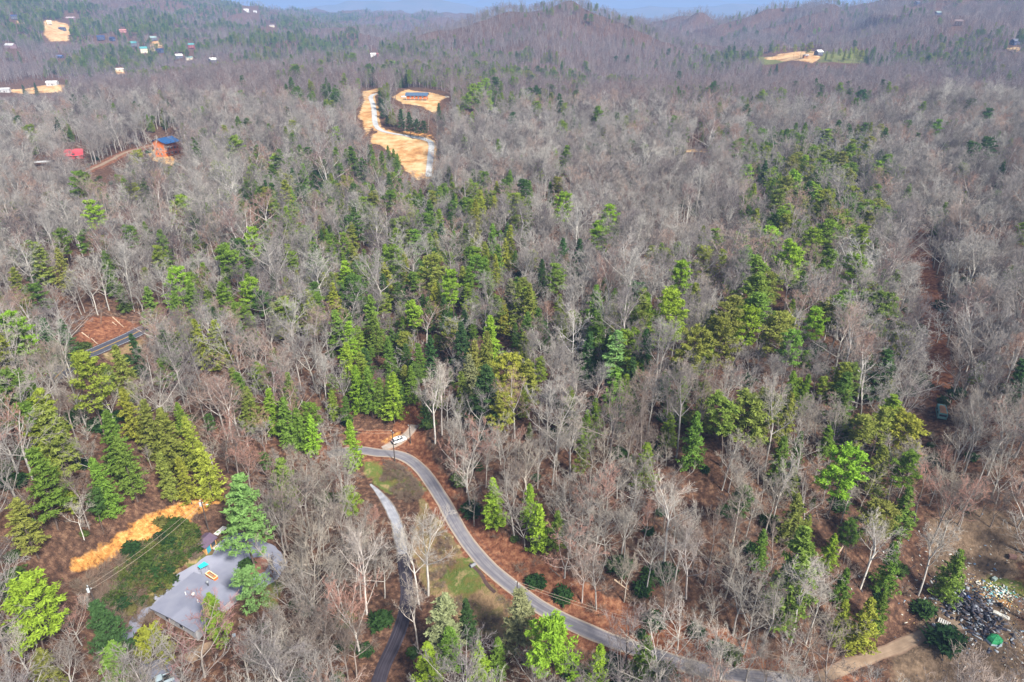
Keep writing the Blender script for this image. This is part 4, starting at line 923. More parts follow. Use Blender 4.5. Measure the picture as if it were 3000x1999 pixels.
# undergrowth
x, y = scatter(75, 480, 3.5, 21); r = np.random.default_rng(22); n1 = fbm(x/35, y/35, 3)
ok = allowed(x, y, np.full(len(x), 2.5), 1.0) & (r.uniform(0, 1, len(x)) < np.clip(.32+.4*n1, .05, .8)); x, y = x[ok], y[ok]
shr = r.uniform(0, 1, len(x)) < 0.22
forest('brush', 'dry brown brush and saplings under the trees', np.c_[x[~shr], y[~shr], r.uniform(.3, 1.05, (~shr).sum())], idx('g_'), HS, r, (.9, 1.5))
forest('evergreen_undergrowth', 'low dark evergreen shrubs scattered under the trees', np.c_[x[shr], y[shr], r.uniform(.8, 2.0, shr.sum())], idx('f_'), HS, r, (.9, 1.5))
BANK = hits([(300,1735),(360,1660),(440,1600),(540,1545),(565,1560),(540,1620),(500,1665),(440,1720),(380,1790),(330,1800)])
bx0, bx1 = min(p[0] for p in BANK), max(p[0] for p in BANK); by0, by1 = min(p[1] for p in BANK), max(p[1] for p in BANK)
x = r.uniform(bx0-3, bx1+3, 800); y = r.uniform(by0-3, by1+3, 800); k = polysd(x, y, BANK) + 3*fbm(x/4, y/4) > 0.4; x, y = x[k], y[k]
forest('bramble', 'dense green bramble covering the bank above the driveway', np.c_[x, y, r.uniform(.5, 1.7, len(x))], idx('h_') + idx('f_')[:1], HS, r, (.7, 1.6))
x = r.uniform(bx0-6, bx1+3, 900); y = r.uniform(by0-2, by1+5, 900); k = polysd(x, y, BANK) > -4; x, y = x[k], y[k]; k = allowed(x, y, np.full(len(x), .1), 0, False) | inpoly(x, y, BANK)
forest('bank_brush', 'dry brown brush tangled through the bramble bank', np.c_[x[k], y[k], r.uniform(.35, .95, k.sum())], idx('g_'), HS, r)
# single shrubs with a place of their own
for (u, v), s, lab in [((1944,1690),2.6,'glossy dark holly-like shrub under the trees on the red slope'), ((1383,1500),2.4,'dark shrub on the bank at the road bend'), ((1650,1752),2.0,'dark green shrub beside the lower road'),
                       ((2770,1890),3.2,'nearly black round shrub beside the dump track'), ((2102,1900),1.8,'green shrub on the red bank, upper one of two'), ((2145,1925),1.8,'green shrub on the red bank, lower one of two'),
                       ((1115,1830),2.4,'dark shrub left of the asphalt lane'), ((1608,1026),2.2,'dark shrub under the silvery tree on the spur'), ((2765,1180),1.6,'dark shrub behind the abandoned camper'), ((2706,1795),2.2,'bright green low shrub at the foot of the dump conifer'),
                       ((724,1660),1.6,'dark ivy-like shrub at the foot of the biggest pine')]:
    p = hit(u, v); t = thing('shrub', lab, 'shrub', (p[0], p[1], p[2]-.1)); f = link('foliage', SHRUB[mid % 3], t); mid += 1; t.scale = (s, s, s*.85)
    b = MB()
    for k in range(5): a = k*1.26; b.tube((0.1*math.cos(a), .1*math.sin(a), 0), (.5*math.cos(a), .5*math.sin(a), .7), .04, .02, 4)
    b.out('stem', m_pbark, t)
# dry weeds in the fields
FLD = [hits(P) for P in (OPEN_PX[0], OPEN_PX[1])]; X_, Y_ = [], []
for P in FLD:
    a = r.uniform(min(p[0] for p in P), max(p[0] for p in P), 1600); b = r.uniform(min(p[1] for p in P), max(p[1] for p in P), 1600); k = inpoly(a, b, P)
    for L in (RO['main'], RO['lane']): k &= line_dist(a, b, L)[0] > 3.4
    X_.append(a[k]); Y_.append(b[k])
X_ = np.concatenate(X_); Y_ = np.concatenate(Y_); k = fbm(X_/6, Y_/6, 2) > -.1; X_, Y_ = X_[k], Y_[k]
forest('dry_weeds', 'dry brown weeds and brush in the field beside the road', np.c_[X_, Y_, r.uniform(.12, .42, len(X_))], idx('g_'), HS, r, (.8, 1.8))
# ------------------------------------------------------------------ houses and sheds
PAL = {'navy': (0.03,0.05,0.13), 'slate': (0.10,0.11,0.15), 'mauve': (0.50,0.42,0.42), 'mauvew': (0.30,0.19,0.21), 'pale': (0.52,0.52,0.52), 'cream': (0.70,0.64,0.48), 'blue': (0.12,0.17,0.36),
       'pinkr': (0.50,0.22,0.20), 'teal': (0.08,0.28,0.28), 'tealp': (0.24,0.38,0.37), 'greyt': (0.24,0.34,0.33), 'redw': (0.30,0.07,0.07), 'redr': (0.40,0.06,0.06), 'whiter': (0.78,0.78,0.74), 'whitew': (0.75,0.75,0.72),
       'orangew': (0.55,0.22,0.06), 'slatr': (0.22,0.30,0.30), 'brownr': (0.20,0.14,0.13), 'brownw': (0.11,0.07,0.06)}
_pm = {}
def pm(k, rough=0.7):
    if k not in _pm: c = PAL[k]; _pm[k] = mat('paint_' + k, c, tuple(a*.8 for a in c), 0.8, rough)
    return _pm[k]
m_glass = mat('dark_window_glass', (0.03,0.04,0.05), (0.05,0.07,0.09), 1.0, 0.12, spec=0.6)
m_trim = mat('pale_trim', (0.62,0.60,0.55), None, 2, 0.7); m_wood = mat('weathered_wood', (0.34,0.24,0.16), (0.22,0.15,0.10), 2.5, 0.9)
m_dkwood = mat('dark_stained_wood', (0.10,0.035,0.03), (0.06,0.02,0.02), 2.5, 0.8)
def gable(t, w, d, h, pitch, wallm, roofm, over=0.5, found=2.0, door=True, wins=2, ridge_ribs=True):
    """wall, roof slabs, windows and door of a gabled house; ridge along local x"""
    rise = d/2*pitch
    wl = MB().prism([(-d/2, -found), (d/2, -found), (d/2, h), (0, h+rise), (-d/2, h)], -w/2, w/2)
    wl.v = [(y, x, z) for x, y, z in wl.v]; wl.out('wall', wallm, t)
    for s in (-1, 1):
        rf = MB(); e = d/2 + over; th = 0.22; z1 = h + rise + 0.05; z0 = h - over*pitch + 0.05
        pts = [(-w/2-over, 0, z1), (w/2+over, 0, z1), (w/2+over, s*e, z0), (-w/2-over, s*e, z0)]
        rf.v = pts + [(a, b, c+th) for a, b, c in pts]; rf.f = [(0,1,2,3), (4,5,6,7), (0,1,5,4), (1,2,6,5), (2,3,7,6), (3,0,4,7)]
        ro = rf.out('roof', roofm, t)
        if ridge_ribs:
            n = max(int(w/2.2), 3)
            for k in range(n+1):
                x = -w/2-over + (w+2*over)*k/n
                MB().tube((x, s*.05, z1+th), (x, s*e, z0+th), .05, .05, 4).out('seam', roofm, ro)
    sides = [('y', -1), ('y', 1), ('x', 1), ('x', -1)]
    for ax, s in sides:
        n = wins if ax == 'y' else 2; span = w if ax == 'y' else d
        for fl in range(max(int(h/2.8), 1)):
            for k in range(n):
                q = -span/2 + span*(k+1)/(n+1); z = 1.6 + 2.8*fl
                sz = (1.2, .08, 1.2) if ax == 'y' else (.08, 1.2, 1.2); c = (q, s*(d/2+.03), z) if ax == 'y' else (s*(w/2+.03), q, z)
                wi = MB().box(c, sz).out('window', m_trim, t)
                g = tuple(a*.78 if a > .5 else a for a in sz); off = (0, s*.035, 0) if ax == 'y' else (s*.035, 0, 0)
                MB().box(tuple(a+b for a, b in zip(c, off)), g).out('pane', m_glass, wi)
    if door: MB().box((w*.08, -d/2-.05, 1.0), (1.0, .1, 2.05)).out('door', m_dkwood, t)
def place_house(u, v, w, d, h, rz, roof, wall, label, group=None):
    p = hit(u, v); t = thing('house' if w > 8 else 'barn', label, 'house' if w > 8 else 'barn', (p[0], p[1], p[2]), rz, group)
    w *= .85; d *= .85; h *= .95
    gable(t, w, d, h, 0.62 if h > 4.5 else 0.4, pm(wall), pm(roof), wins=3 if w > 12 else 2, found=5, ridge_ribs=False)
    if h >= 5:      # deck on posts toward the valley
        MB().box((0, -d/2-1.3, 0.1), (w*.9, 2.4, .2)).out('deck', m_dkwood, t)
        for k in range(4): MB().box((-w*.42+w*.84*k/3, -d/2-2.3, -1.0), (.2, .2, 5.2)).out('post', m_dkwood, t)
    return t
for h in FAR_HOUSES: place_house(*h)

# blue-grey roofed house by the driveway
def at_z(u, v, z):
    d = pdir(u, v); t = (z-ZC)/d[2]; return Vector((d[0]*t, d[1]*t, z))
zb = gz(*hit(575, 1665)[:2]); Wc, Nc, Ec, Sc = [at_z(a, b, zb+1.1) for a, b in ((447,1775), (575,1672), (690,1745), (560,1862))]
ctr = (Wc+Nc+Ec+Sc)/4; a1 = ((Nc-Wc)+(Ec-Sc))/2; a2 = ((Ec-Nc)+(Sc-Wc))/2; wl, dl = a1.length-1.0, a2.length-1.0
m_broof = mat('blue_grey_shingle_roof', (0.19,0.20,0.26), (0.235,0.245,0.30), 0.35, 0.95, bump=0.1)
m_hwall = mat('grey_house_siding', (0.42,0.42,0.44), None, 1, 0.8)
t = thing('house', 'low house with a broad blue-grey roof beside the gravel driveway', 'house', (ctr[0], ctr[1], zb-1.5), math.atan2(a1[1], a1[0]))
gable(t, wl, dl, 2.5, 0.06, m_hwall, m_broof, wins=0, found=3, ridge_ribs=False)
m_metal = mat('galvanised_metal', (0.5,0.52,0.54), None, 4, 0.4, metal=0.6); m_dmetal = mat('dark_flue_metal', (0.12,0.13,0.15), None, 3, 0.5, metal=0.4)
def local(t, u, v, z):
    P = at_z(u, v, t.location[2]+z); M = Matrix.Rotation(-t.rotation_euler[2], 3, 'Z'); return M @ (P - Vector(t.location))
q = local(t, 608, 1708, 4.0); fl = MB().tube((q[0], q[1], 2.6), (q[0], q[1], 4.2), .16, .16, 10).out('flue_pipe', m_dmetal, t)
MB().tube((q[0], q[1], 4.2), (q[0], q[1], 4.45), .34, .30, 12).tube((q[0], q[1], 4.45), (q[0], q[1], 4.6), .30, .05, 12).out('flue_cap', m_metal, fl)
for u, v in ((541,1731), (577,1754)):
    q = local(t, u, v, 4.2); MB().tube((q[0], q[1], 2.6), (q[0], q[1], 3.8), .11, .11, 8).out('vent_pipe', m_wht, t)
q = local(t, 565, 1738, 4.4); ds = MB(); rings = []
for k in range(4): rr_ = .08+.11*k; rings.append([(q[0]+rr_*math.cos(a), q[1]+rr_*math.sin(a)*.9, 3.75+.05*k*k+.35*rr_*math.sin(a)) for a in [6.2832*j/14 for j in range(14)]])
ds.loft(rings, cap=False); ds.f.append(tuple(range(13, -1, -1))); dsh = ds.out('satellite_dish', m_wht, t); MB().tube((q[0], q[1], 2.7), (q[0], q[1], 3.8), .04, .04, 6).tube((q[0], q[1], 3.8), (q[0]+.3, q[1]-.5, 4.2), .025, .025, 5).out('mast', m_dmetal, dsh)
# sunken wooden deck at the house's lower side
dk = hit(585, 1905); t2 = thing('deck', 'brown wooden deck below the roof edge of the house', 'deck', (dk[0], dk[1], dk[2]), math.atan2(a1[1], a1[0]))
for k in range(12): MB().box((0, -1.6+.29*k, .45), (6.5, .25, .06)).out('plank', m_wood, t2)
for s in (-1, 1):
    for q in (-1, 1): MB().box((3.0*s, 1.5*q, .1), (.15, .15, .7)).out('post', m_wood, t2)

# shed
sp = hit(606, 1603); shl = at_z(603, 1617, sp[2]); shr_ = at_z(634, 1588, sp[2]); ax = (shr_-shl); rz = math.atan2(ax[1], ax[0])
m_sroof = mat('purple_brown_metal_roof', (0.105,0.075,0.115), (0.135,0.095,0.135), 1.2, 0.6); m_swall = mat('orange_tan_siding', (0.62,0.34,0.12), (0.52,0.28,0.10), 1.5, 0.8); m_teal = mat('turquoise_paint', (0.05,0.34,0.44), None, 3, 0.6)
nrm = Vector((-ax[1], ax[0], 0)).normalized(); c = (shl+shr_)/2 + nrm*1.7
t = thing('shed', 'orange-tan shed with purple-brown roof and turquoise door', 'shed', (c[0], c[1], gz(shl[0], shl[1])+.1), rz)
Ls = ax.length
wl_ = MB().prism([(-1.65, -1.5), (1.65, -1.5), (1.65, 2.3), (0, 2.95), (-1.65, 2.3)], -Ls/2, Ls/2); wl_.v = [(y, x, z) for x, y, z in wl_.v]; wl_.out('wall', m_swall, t)
for s in (-1, 1):
    rf = MB(); pts = [(-Ls/2-.35, 0, 3.0), (Ls/2+.35, 0, 3.0), (Ls/2+.35, s*2.1, 2.17), (-Ls/2-.35, s*2.1, 2.17)]; rf.v = pts + [(a, b, z+.12) for a, b, z in pts]
    rf.f = [(0,1,2,3), (4,5,6,7), (0,1,5,4), (1,2,6,5), (2,3,7,6), (3,0,4,7)]; ro = rf.out('roof', m_sroof, t)
    for k in range(9): x = -Ls/2-.3+(Ls+.6)*k/8; MB().tube((x, s*.03, 3.14), (x, s*2.08, 2.31), .03, .03, 4).out('seam', m_sroof, ro)
d_ = MB().box((-Ls*.22, -1.69, 1.0), (1.15, .08, 2.0)).out('door', m_teal, t); MB().tube((-Ls*.22+.42, -1.76, 1.0), (-Ls*.22+.42, -1.82, 1.0), .05, .05, 6).out('handle', m_metal, d_)
MB().box((Ls*.22, -1.70, 1.25), (1.2, .08, 1.3)).out('window', m_glass, t); MB().box((Ls*.24, -2.1, .15), (1.3, .9, .3)).out('step', m_trim, t)
MB().box((-Ls/2-.03, .1, 1.6), (.08, .7, .6)).out('gable_vent', m_dkwood, t)
rp = hit(633, 1574); rq = hit(660, 1548); t = thing('boat_trailer', 'white slatted trailer parked behind the shed', 'trailer', tuple(rp), math.atan2(rq[1]-rp[1], rq[0]-rp[0])); Lr = (rq-rp).length
for k in range(4): MB().box((Lr/2, -.55+.37*k, .75), (Lr, .2, .08)).out('slat', m_wht, t)
for k in (0.08, .5, .92): MB().box((Lr*k, 0, .66), (.12, 1.35, .1)).out('crossbar', m_metal, t)
for s in (-1, 1): MB().tube((Lr*.45, s*.72, .34), (Lr*.45, s*.9, .34), .34, .34, 14).out('wheel', mat('trailer_tyre', (0.02,0.02,0.02), None, 4, 0.9) if s < 0 else bpy.data.materials['trailer_tyre'], t)
# awning, planter box, wheeled bin
m_aqua = mat('aqua_canvas', (0.02,0.50,0.62), (0.03,0.56,0.66), 1.5, 0.8); m_orng = mat('orange_paint', (0.75,0.20,0.04), None, 2, 0.7); m_crm = mat('cream_paint', (0.80,0.70,0.42), None, 2, 0.7)
P4 = [hit(*p) for p in ((584,1678), (604,1668), (618,1679), (593,1688))]; c = sum(P4, Vector())/4
t = thing('awning', 'turquoise canvas awning on posts at the corner of the house', 'awning', tuple(c)); mb = MB()
zt = 2.2; top = [(p[0]-c[0], p[1]-c[1], zt + (.35 if i in (1, 2) else 0)) for i, p in enumerate(P4)]; mb.v = top + [(a, b, z-.08) for a, b, z in top]; mb.f = [(0,1,2,3), (4,5,6,7), (0,1,5,4), (1,2,6,5), (2,3,7,6), (3,0,4,7)]; mb.out('canopy', m_aqua, t)
for x, y, z in top: MB().tube((x*.94, y*.94, 0), (x*.94, y*.94, z-.05), .04, .04, 6).out('post', m_metal, t)
P4 = [hit(*p) for p in ((604,1688), (615,1680), (639,1696), (627,1705))]; c = sum(P4, Vector())/4; e1 = P4[2]-P4[1]; e2 = P4[0]-P4[1]
t = thing('planter_box', 'open orange wooden box with cream rim next to the turquoise awning', 'planter box', tuple(c), math.atan2(e1[1], e1[0])); la, lb = e1.length, e2.length
for s in (-1, 1):
    MB().box((0, s*lb/2, .4), (la, .1, .8)).out('side_board', m_orng, t); MB().box((0, s*lb/2, .84), (la+.2, .22, .08)).out('rim', m_crm, t)
    MB().box((s*la/2, 0, .4), (.1, lb-.12, .8)).out('end_board', m_orng, t); MB().box((s*la/2, 0, .835), (.22, lb-.24, .08)).out('rim', m_crm, t)
MB().box((-la*.15, 0, .25), (la*.6, lb-.15, .3)).out('soil', m_wood, t); MB().box((la*.33, 0, .5), (la*.3, lb-.15, .1)).out('shelf', m_orng, t)
m_plast = mat('grey_blue_plastic', (0.16,0.22,0.27), None, 3, 0.5); p = hit(688, 1872)
t = thing('wheeled_bin', 'grey-blue wheeled rubbish bin below the house', 'bin', tuple(p), .4)
MB().loft([[(-.25,-.28,.08),(.25,-.28,.08),(.25,.28,.08),(-.25,.28,.08)], [(-.33,-.38,1.05),(.33,-.38,1.05),(.33,.38,1.05),(-.33,.38,1.05)]]).out('body', m_plast, t)
ld = MB().box((0, 0, 1.1), (.74, .84, .08)).out('lid', mat('pale_blue_plastic', (0.45,0.55,0.62), None, 3, 0.5), t)
for s in (-1, 1): MB().tube((s*.28, .36, .13), (s*.36, .36, .13), .13, .13, 10).out('wheel', bpy.data.materials['trailer_tyre'], t)

# orange cabin with blue roof
p = hit(478, 458); t = thing('cabin', 'tall orange log cabin with blue roof and dark stacked decks', 'house', (p[0]+1.5, p[1]+3.5, p[2]), R(-112.7))
m_log = mat('orange_stained_logs', (0.78,0.20,0.03), (0.66,0.16,0.025), 1.2, 0.7); m_bl = mat('blue_metal_roof', (0.015,0.06,0.16), (0.02,0.08,0.20), 1.0, 0.5)
t.scale = (1.15,)*3
gable(t, 10, 8, 8.2, 0.42, m_log, m_bl, over=.7, found=3, wins=3)
for k, z in enumerate((2.8, 5.6)):
    dk = MB().box((-.2, 5.2, z), (10.2, 2.5, .2)).out('deck', m_dkwood, t)
    MB().box((-.2, 6.4, z+1.0), (10.2, .1, .12)).out('rail', m_dkwood, dk)
    for j in range(16): MB().box((-5.1+j*.65, 6.4, z+.55), (.07, .07, .9)).out('baluster', m_dkwood, dk)
for j in range(4): MB().box((-5.1+j*3.27, 6.35, 3.0), (.25, .25, 11)).out('post', m_dkwood, t)
ro = MB(); pts = [(-5.6, 3.9, 8.4), (5.6, 3.9, 8.4), (5.6, 6.9, 7.7), (-5.6, 6.9, 7.7)]; ro.v = pts + [(a, b, z+.15) for a, b, z in pts]; ro.f = [(0,1,2,3), (4,5,6,7), (0,1,5,4), (1,2,6,5), (2,3,7,6), (3,0,4,7)]; ro.out('porch_roof', m_bl, t)
p = hit(222, 463); t = thing('house', 'red-roofed house half hidden by bare trees left of the orange cabin', 'house', tuple(p), .35)
m_red = mat('faded_red_roof', (0.55,0.07,0.09), (0.46,0.06,0.07), 1, 0.6); gable(t, 10.5, 8, 2.4, .8, mat('red_siding', (0.38,0.07,0.07), None, 1, .8), m_red, wins=2)
dm = MB().prism([(-1.3, 2.3), (1.3, 2.3), (1.3, 3.6), (0, 4.6), (-1.3, 3.6)], -4.2, -1.0).out('dormer', m_red, t); MB().box((0, -4.22, 3.1), (1.6, .1, 1.1)).out('window', m_glass, dm)
p = hit(128, 486); t = thing('carport', 'long flat grey metal carport below the red-roofed house', 'carport', tuple(p), .25)
MB().box((0, 0, 2.6), (11, 4, .15), tilt=Matrix.Rotation(.08, 3, 'X')).out('roof', pm('pale'), t)
for s in (-1, 1):
    for k in range(3): MB().box((-5+5*k, s*1.7, 1.0), (.15, .15, 3.2)).out('post', m_dmetal, t)
p = hit(135, 580); t = thing('house', 'blue-grey roofed house half hidden below the dirt drive', 'house', tuple(p), .2); gable(t, 11, 8, 2.6, .35, pm('slate'), mat('blue_grey_metal', (0.25,0.31,0.36), None, 1, .6), wins=3)
# long log building on the cleared hill
p = hit(1222, 292); t = thing('log_building', 'long log building with dark blue roof on top of the cleared hillside', 'house', (p[0], p[1]+2.5, p[2]+.2), -.03)
t.scale = (1.22,)*3
gable(t, 15.5, 7, 3.0, .42, m_log, mat('dark_blue_roof', (0.05,0.09,0.15), (0.08,0.13,0.20), 1, .5), over=.9, wins=4, found=2)
MB().box((0, -4.6, .3), (16, 2.2, .2)).out('porch_floor', m_wood, t)
for k in range(6): MB().box((-7.5+3*k, -5.5, 1.0), (.2, .2, 3.2)).out('post', m_trim, t)
for k in range(5): MB().box((-6+3*k, -5.5, 1.0), (2.8, .08, .1)).out('rail', m_wood, t)

# ------------------------------------------------------------------ vehicles
m_carw = mat('white_car_paint', (0.80,0.80,0.80), (0.76,0.76,0.77), 1, 0.25, spec=.6); m_tyre = bpy.data.materials['trailer_tyre']; m_rim = mat('alloy', (0.5,0.5,0.52), None, 3, .35, metal=.7)
m_tail = mat('red_lamp', (0.6,0.03,0.02), None, 3, .3); m_head = mat('clear_lamp', (0.75,0.78,0.8), None, 3, .2); m_blk = mat('black_plastic', (0.02,0.02,0.022), None, 3, .6)
def ring(x, hw, z0, z1, tw, n=3):
    """a car cross-section at x: rounded sill, side and shoulder"""
    return [(x, -hw*.92, z0), (x, -hw, z0+(z1-z0)*.3), (x, -hw, z0+(z1-z0)*.7), (x, -tw, z1), (x, tw, z1), (x, hw, z0+(z1-z0)*.7), (x, hw, z0+(z1-z0)*.3), (x, hw*.92, z0)]
def wheels(t, xs, hw, r):
    for x in xs:
        for s in (-1, 1):
            wh = MB().tube((x, s*(hw-.2), r), (x, s*(hw+.02), r), r, r, 18).out('wheel', m_tyre, t)
            MB().tube((x, s*(hw+.02), r), (x, s*(hw+.035), r), r*.62, r*.6, 14).out('rim', m_rim, wh)
def suv(name, label, p, rz, paint):
    t = thing(name, label, 'car', p, rz)
    MB().loft([ring(-2.28,.70,.45,.80,.6), ring(-2.2,.84,.32,.98,.74), ring(-1.6,.91,.26,1.0,.8), ring(0,.92,.24,1.0,.82), ring(1.1,.91,.26,1.0,.8), ring(1.75,.88,.28,.92,.74), ring(2.15,.80,.34,.80,.66), ring(2.30,.62,.42,.66,.5)]).out('body', paint, t, smooth=False, bevel=.03)
    gh = [(-2.12,.66,1.0,1.02), (-1.55,.76,1.0,1.50), (-.6,.78,1.0,1.60), (.35,.77,1.0,1.56), (1.2,.70,1.0,1.02)]
    MB().loft([[(x, -.80, z0-.02), (x, -w_*.86, z1), (x, w_*.86, z1), (x, .80, z0-.02)] for x, w_, z0, z1 in gh]).out('windows', m_glass, t)
    rf = MB().loft([[(x, -w_, z-.03), (x, -w_*.95, z+.03), (x, w_*.95, z+.03), (x, w_, z-.03)] for x, w_, z in ((-1.75,.66,1.43), (-1.2,.68,1.56), (-.5,.69,1.61), (.2,.68,1.59), (.48,.64,1.51))]).out('roof', paint, t)
    MB().box((-.15, 0, 1.645), (.55, .75, .02)).out('sunroof', m_glass, rf)
    for s in (-1, 1):
        for x in (-1.35, -.2): MB().tube((x, s*.80, 1.0), (x+.05, s*.67, 1.55), .045, .045, 5).out('pillar', paint, t)
        MB().tube((.52, s*.66, 1.5), (1.22, s*.76, 1.0), .05, .05, 5).out('pillar', paint, t)
        MB().box((.95, s*1.0, 1.05), (.18, .22, .14)).out('mirror', paint, t); MB().box((2.1, s*.58, .70), (.3, .34, .14)).out('headlight', m_head, t); MB().box((-2.2, s*.68, .86), (.18, .28, .2)).out('taillight', m_tail, t)
    MB().box((-2.02, 0, 1.22), (.1, 1.1, .34), tilt=Matrix.Rotation(-.35, 3, 'Y')).out('rear_window', m_glass, t)
    MB().box((2.25, 0, .42), (.12, 1.2, .16)).out('grille', m_blk, t); MB().box((-2.26, 0, .42), (.1, 1.3, .16)).out('bumper', m_blk, t)
    wheels(t, (-1.42, 1.42), .86, .35); return t
a = hit(1153, 1303); b = hit(1187, 1284); c = (a+b)/2; c[2] = gz(c[0], c[1]) + .09
suv('parked_car', 'white hatchback with sunroof parked on the gravel pull-off', tuple(c), math.atan2(b[1]-a[1], b[0]-a[0]), m_carw)
def pickup(name, label, p, rz, paint):
    t = thing(name, label, 'pickup', p, rz)
    MB().loft([ring(-2.75,.9,.5,1.05,.86), ring(-2.6,.95,.42,1.08,.9), ring(0,.96,.4,1.08,.9), ring(1.2,.96,.4,1.1,.88), ring(2.4,.92,.42,1.0,.8), ring(2.75,.82,.5,.9,.7)]).out('body', paint, t, bevel=.03)
    MB().loft([[(x, -.86, 1.06), (x, -w_, z), (x, w_, z), (x, .86, 1.06)] for x, w_, z in ((-.85,.74,1.5), (-.7,.72,1.78), (.55,.72,1.8), (1.35,.78,1.1))]).out('windows', m_glass, t)
    MB().box((-.08, 0, 1.83), (1.3, 1.5, .08)).out('roof', paint, t)
    MB().box((-1.75, 0, 1.10), (1.75, 1.55, .03)).out('bed_liner', m_blk, t)
    for s in (-1, 1): MB().box((-1.75, s*.86, 1.2), (1.9, .12, .2)).out('bed_side', paint, t); MB().box((.8, s*1.05, 1.2), (.15, .22, .2)).out('mirror', m_blk, t); MB().box((2.65, s*.66, .8), (.2, .34, .18)).out('headlight', m_head, t)
    MB().box((-2.7, 0, .95), (.1, 1.7, .5)).out('tailgate', paint, t); wheels(t, (-1.7, 1.75), .92, .4); return t
a = hit(512, 1996); b = hit(425, 2018); c = (a+b)/2; c[2] = gz(c[0], c[1]) + .08
pickup('pickup_truck', 'silver-blue pickup truck on the parking pad at the bottom edge', tuple(c), math.atan2(b[1]-a[1], b[0]-a[0]), mat('silver_blue_paint', (0.40,0.50,0.56), None, 1, .3, spec=.6))
p = hit(1182, 286); suv('far_car', 'white vehicle parked left of the long log building', (p[0], p[1], p[2]+.1), .2, m_carw)
p = hit(1310, 287); suv('far_car', 'pale vehicle parked right of the long log building', (p[0], p[1], p[2]+.1), -.3, mat('tan_paint', (0.6,0.52,0.4), None, 1, .4))

# abandoned camper
a = hit(2752, 1188); b = hit(2758, 1243); c = (a+b)/2; m_cam = mat('faded_teal_metal', (0.10,0.27,0.27), (0.16,0.33,0.31), .8, .6); m_leaves = mat('fallen_leaves', (0.42,0.22,0.12), (0.30,0.15,0.08), 3, 1.0)
t = thing('camper', 'abandoned teal camper with leaf-covered roof in the right hollow', 'camper', (c[0], c[1], gz(c[0], c[1])+.1), math.atan2(a[1]-b[1], a[0]-b[0])); L = 6.6
MB().loft([[(x, -h_, .45), (x, -h_, z-.25), (x, -h_*.85, z), (x, h_*.85, z), (x, h_, z-.25), (x, h_, .45)] for x, h_, z in ((-3.3,1.2,2.5), (-2,1.22,2.6), (1.4,1.22,2.6), (2.6,1.15,2.35), (3.3,.95,1.7))]).out('body', m_cam, t, bevel=.04)
MB().loft([[(x, -h_, z), (x, -h_*.3, z+.10), (x, h_, z+.06), (x, h_, z-.1)] for x, h_, z in ((-3.2,.95,2.53), (-1.8,.8,2.63), (-.2,.9,2.63), (1.2,.6,2.63))]).out('leaf_cover', m_leaves, t)
MB().box((-3.31, 0, 1.75), (.06, 1.9, .7)).out('rear_window', m_glass, t); MB().box((-3.34, 0, .5), (.12, 2.2, .25)).out('bumper', m_blk, t)
for x in (-1.8, .2): MB().box((x, 1.235, 1.85), (1.1, .04, .5)).out('side_window', m_glass, t)
for x in (-2, 0.2):  MB().box((x, -1.235, 1.85), (1.1, .04, .5)).out('side_window', m_glass, t)
wheels(t, (-1.6, 1.9), 1.05, .36)

# ------------------------------------------------------------------ poles, wires
m_pole = mat('dark_pole_wood', (0.055,0.045,0.04), (0.09,0.075,0.065), 2, .95); m_ins = mat('grey_white_ceramic', (0.6,0.66,0.68), None, 3, .4); m_wire = mat('weathered_wire', (0.45,0.36,0.28), None, 3, .6); m_wired = mat('dark_wire', (0.12,0.11,0.11), None, 3, .6)
POLES = {}
def pole(key, u, v, H, label, transformer=False, lamp=False):
    p = hit(u, v); t = thing('utility_pole', label, 'utility pole', (p[0], p[1], p[2]-.1)); MB().tube((0, 0, -.5), (0, 0, H), .17, .11, 10).out('shaft', m_pole, t)
    for s in (-1, 1): MB().tube((s*.16, 0, H-.15-.7*(s > 0)), (s*.34, 0, H+.1-.7*(s > 0)), .07, .09, 8).out('insulator', m_ins, t)
    if transformer: tr = MB().tube((-.42, 0, H-1.7), (-.42, 0, H-.8), .27, .27, 12).out('transformer', m_ins, t); MB().tube((-.42, 0, H-.8), (-.42, 0, H-.5), .06, .04, 8).out('bushing', m_ins, tr)
    if lamp: ar = MB().tube((0, 0, H-1.5), (1.0, -.1, H-1.3), .04, .04, 6).out('lamp_arm', m_metal, t); MB().loft([[(x, -w_, z), (x, w_, z), (x, w_*.8, z+.12), (x, -w_*.8, z+.12)] for x, w_, z in ((.95,.08,H-1.34), (1.25,.16,H-1.34), (1.5,.1,H-1.32))]).out('lamp_head', m_ins, ar)
    POLES[key] = (Vector((p[0], p[1], p[2]-.1)), H); return t
pole('a', 1157, 1352, 10.8, 'dark utility pole standing between road and meadow near the white car'); pole('b', 1203, 1299, 6.6, 'short dark utility pole on the far side of the white car')
pole('c', 1515, 1806, 10.6, 'dark utility pole in the dry field beside the lower road'); pole('d', 611, 1553, 9.2, 'utility pole with grey transformer and lamp behind the shed', True, True)
pole('e', 300, 1824, 10.2, 'utility pole with transformer at the left end of the driveway', True); pole('f', 930, 1335, 11, 'utility pole among the conifers left of the road bend')
pole('g', 2330, 2045, 10.6, 'utility pole at the roadside beyond the bottom edge')
def wire(a, b, label, dz=0.0, sag=1.2, r=.028, m=m_wire, dx=0.0):
    A = POLES[a][0] + Vector((dx, 0, POLES[a][1]+dz)); B = POLES[b][0] + Vector((dx, 0, POLES[b][1]+dz)); n = 18
    pts = [A.lerp(B, k/n) - Vector((0, 0, sag*4*(k/n)*(1-k/n))) for k in range(n+1)]
    tag(MB().path(pts, r, 4).out('power_line', m), label, 'power line')
wire('d', 'e', 'upper power line above the green bank by the driveway', 0, 1.0); wire('d', 'e', 'lower power line above the green bank by the driveway', -.8, 1.3, .035, dx=.3)
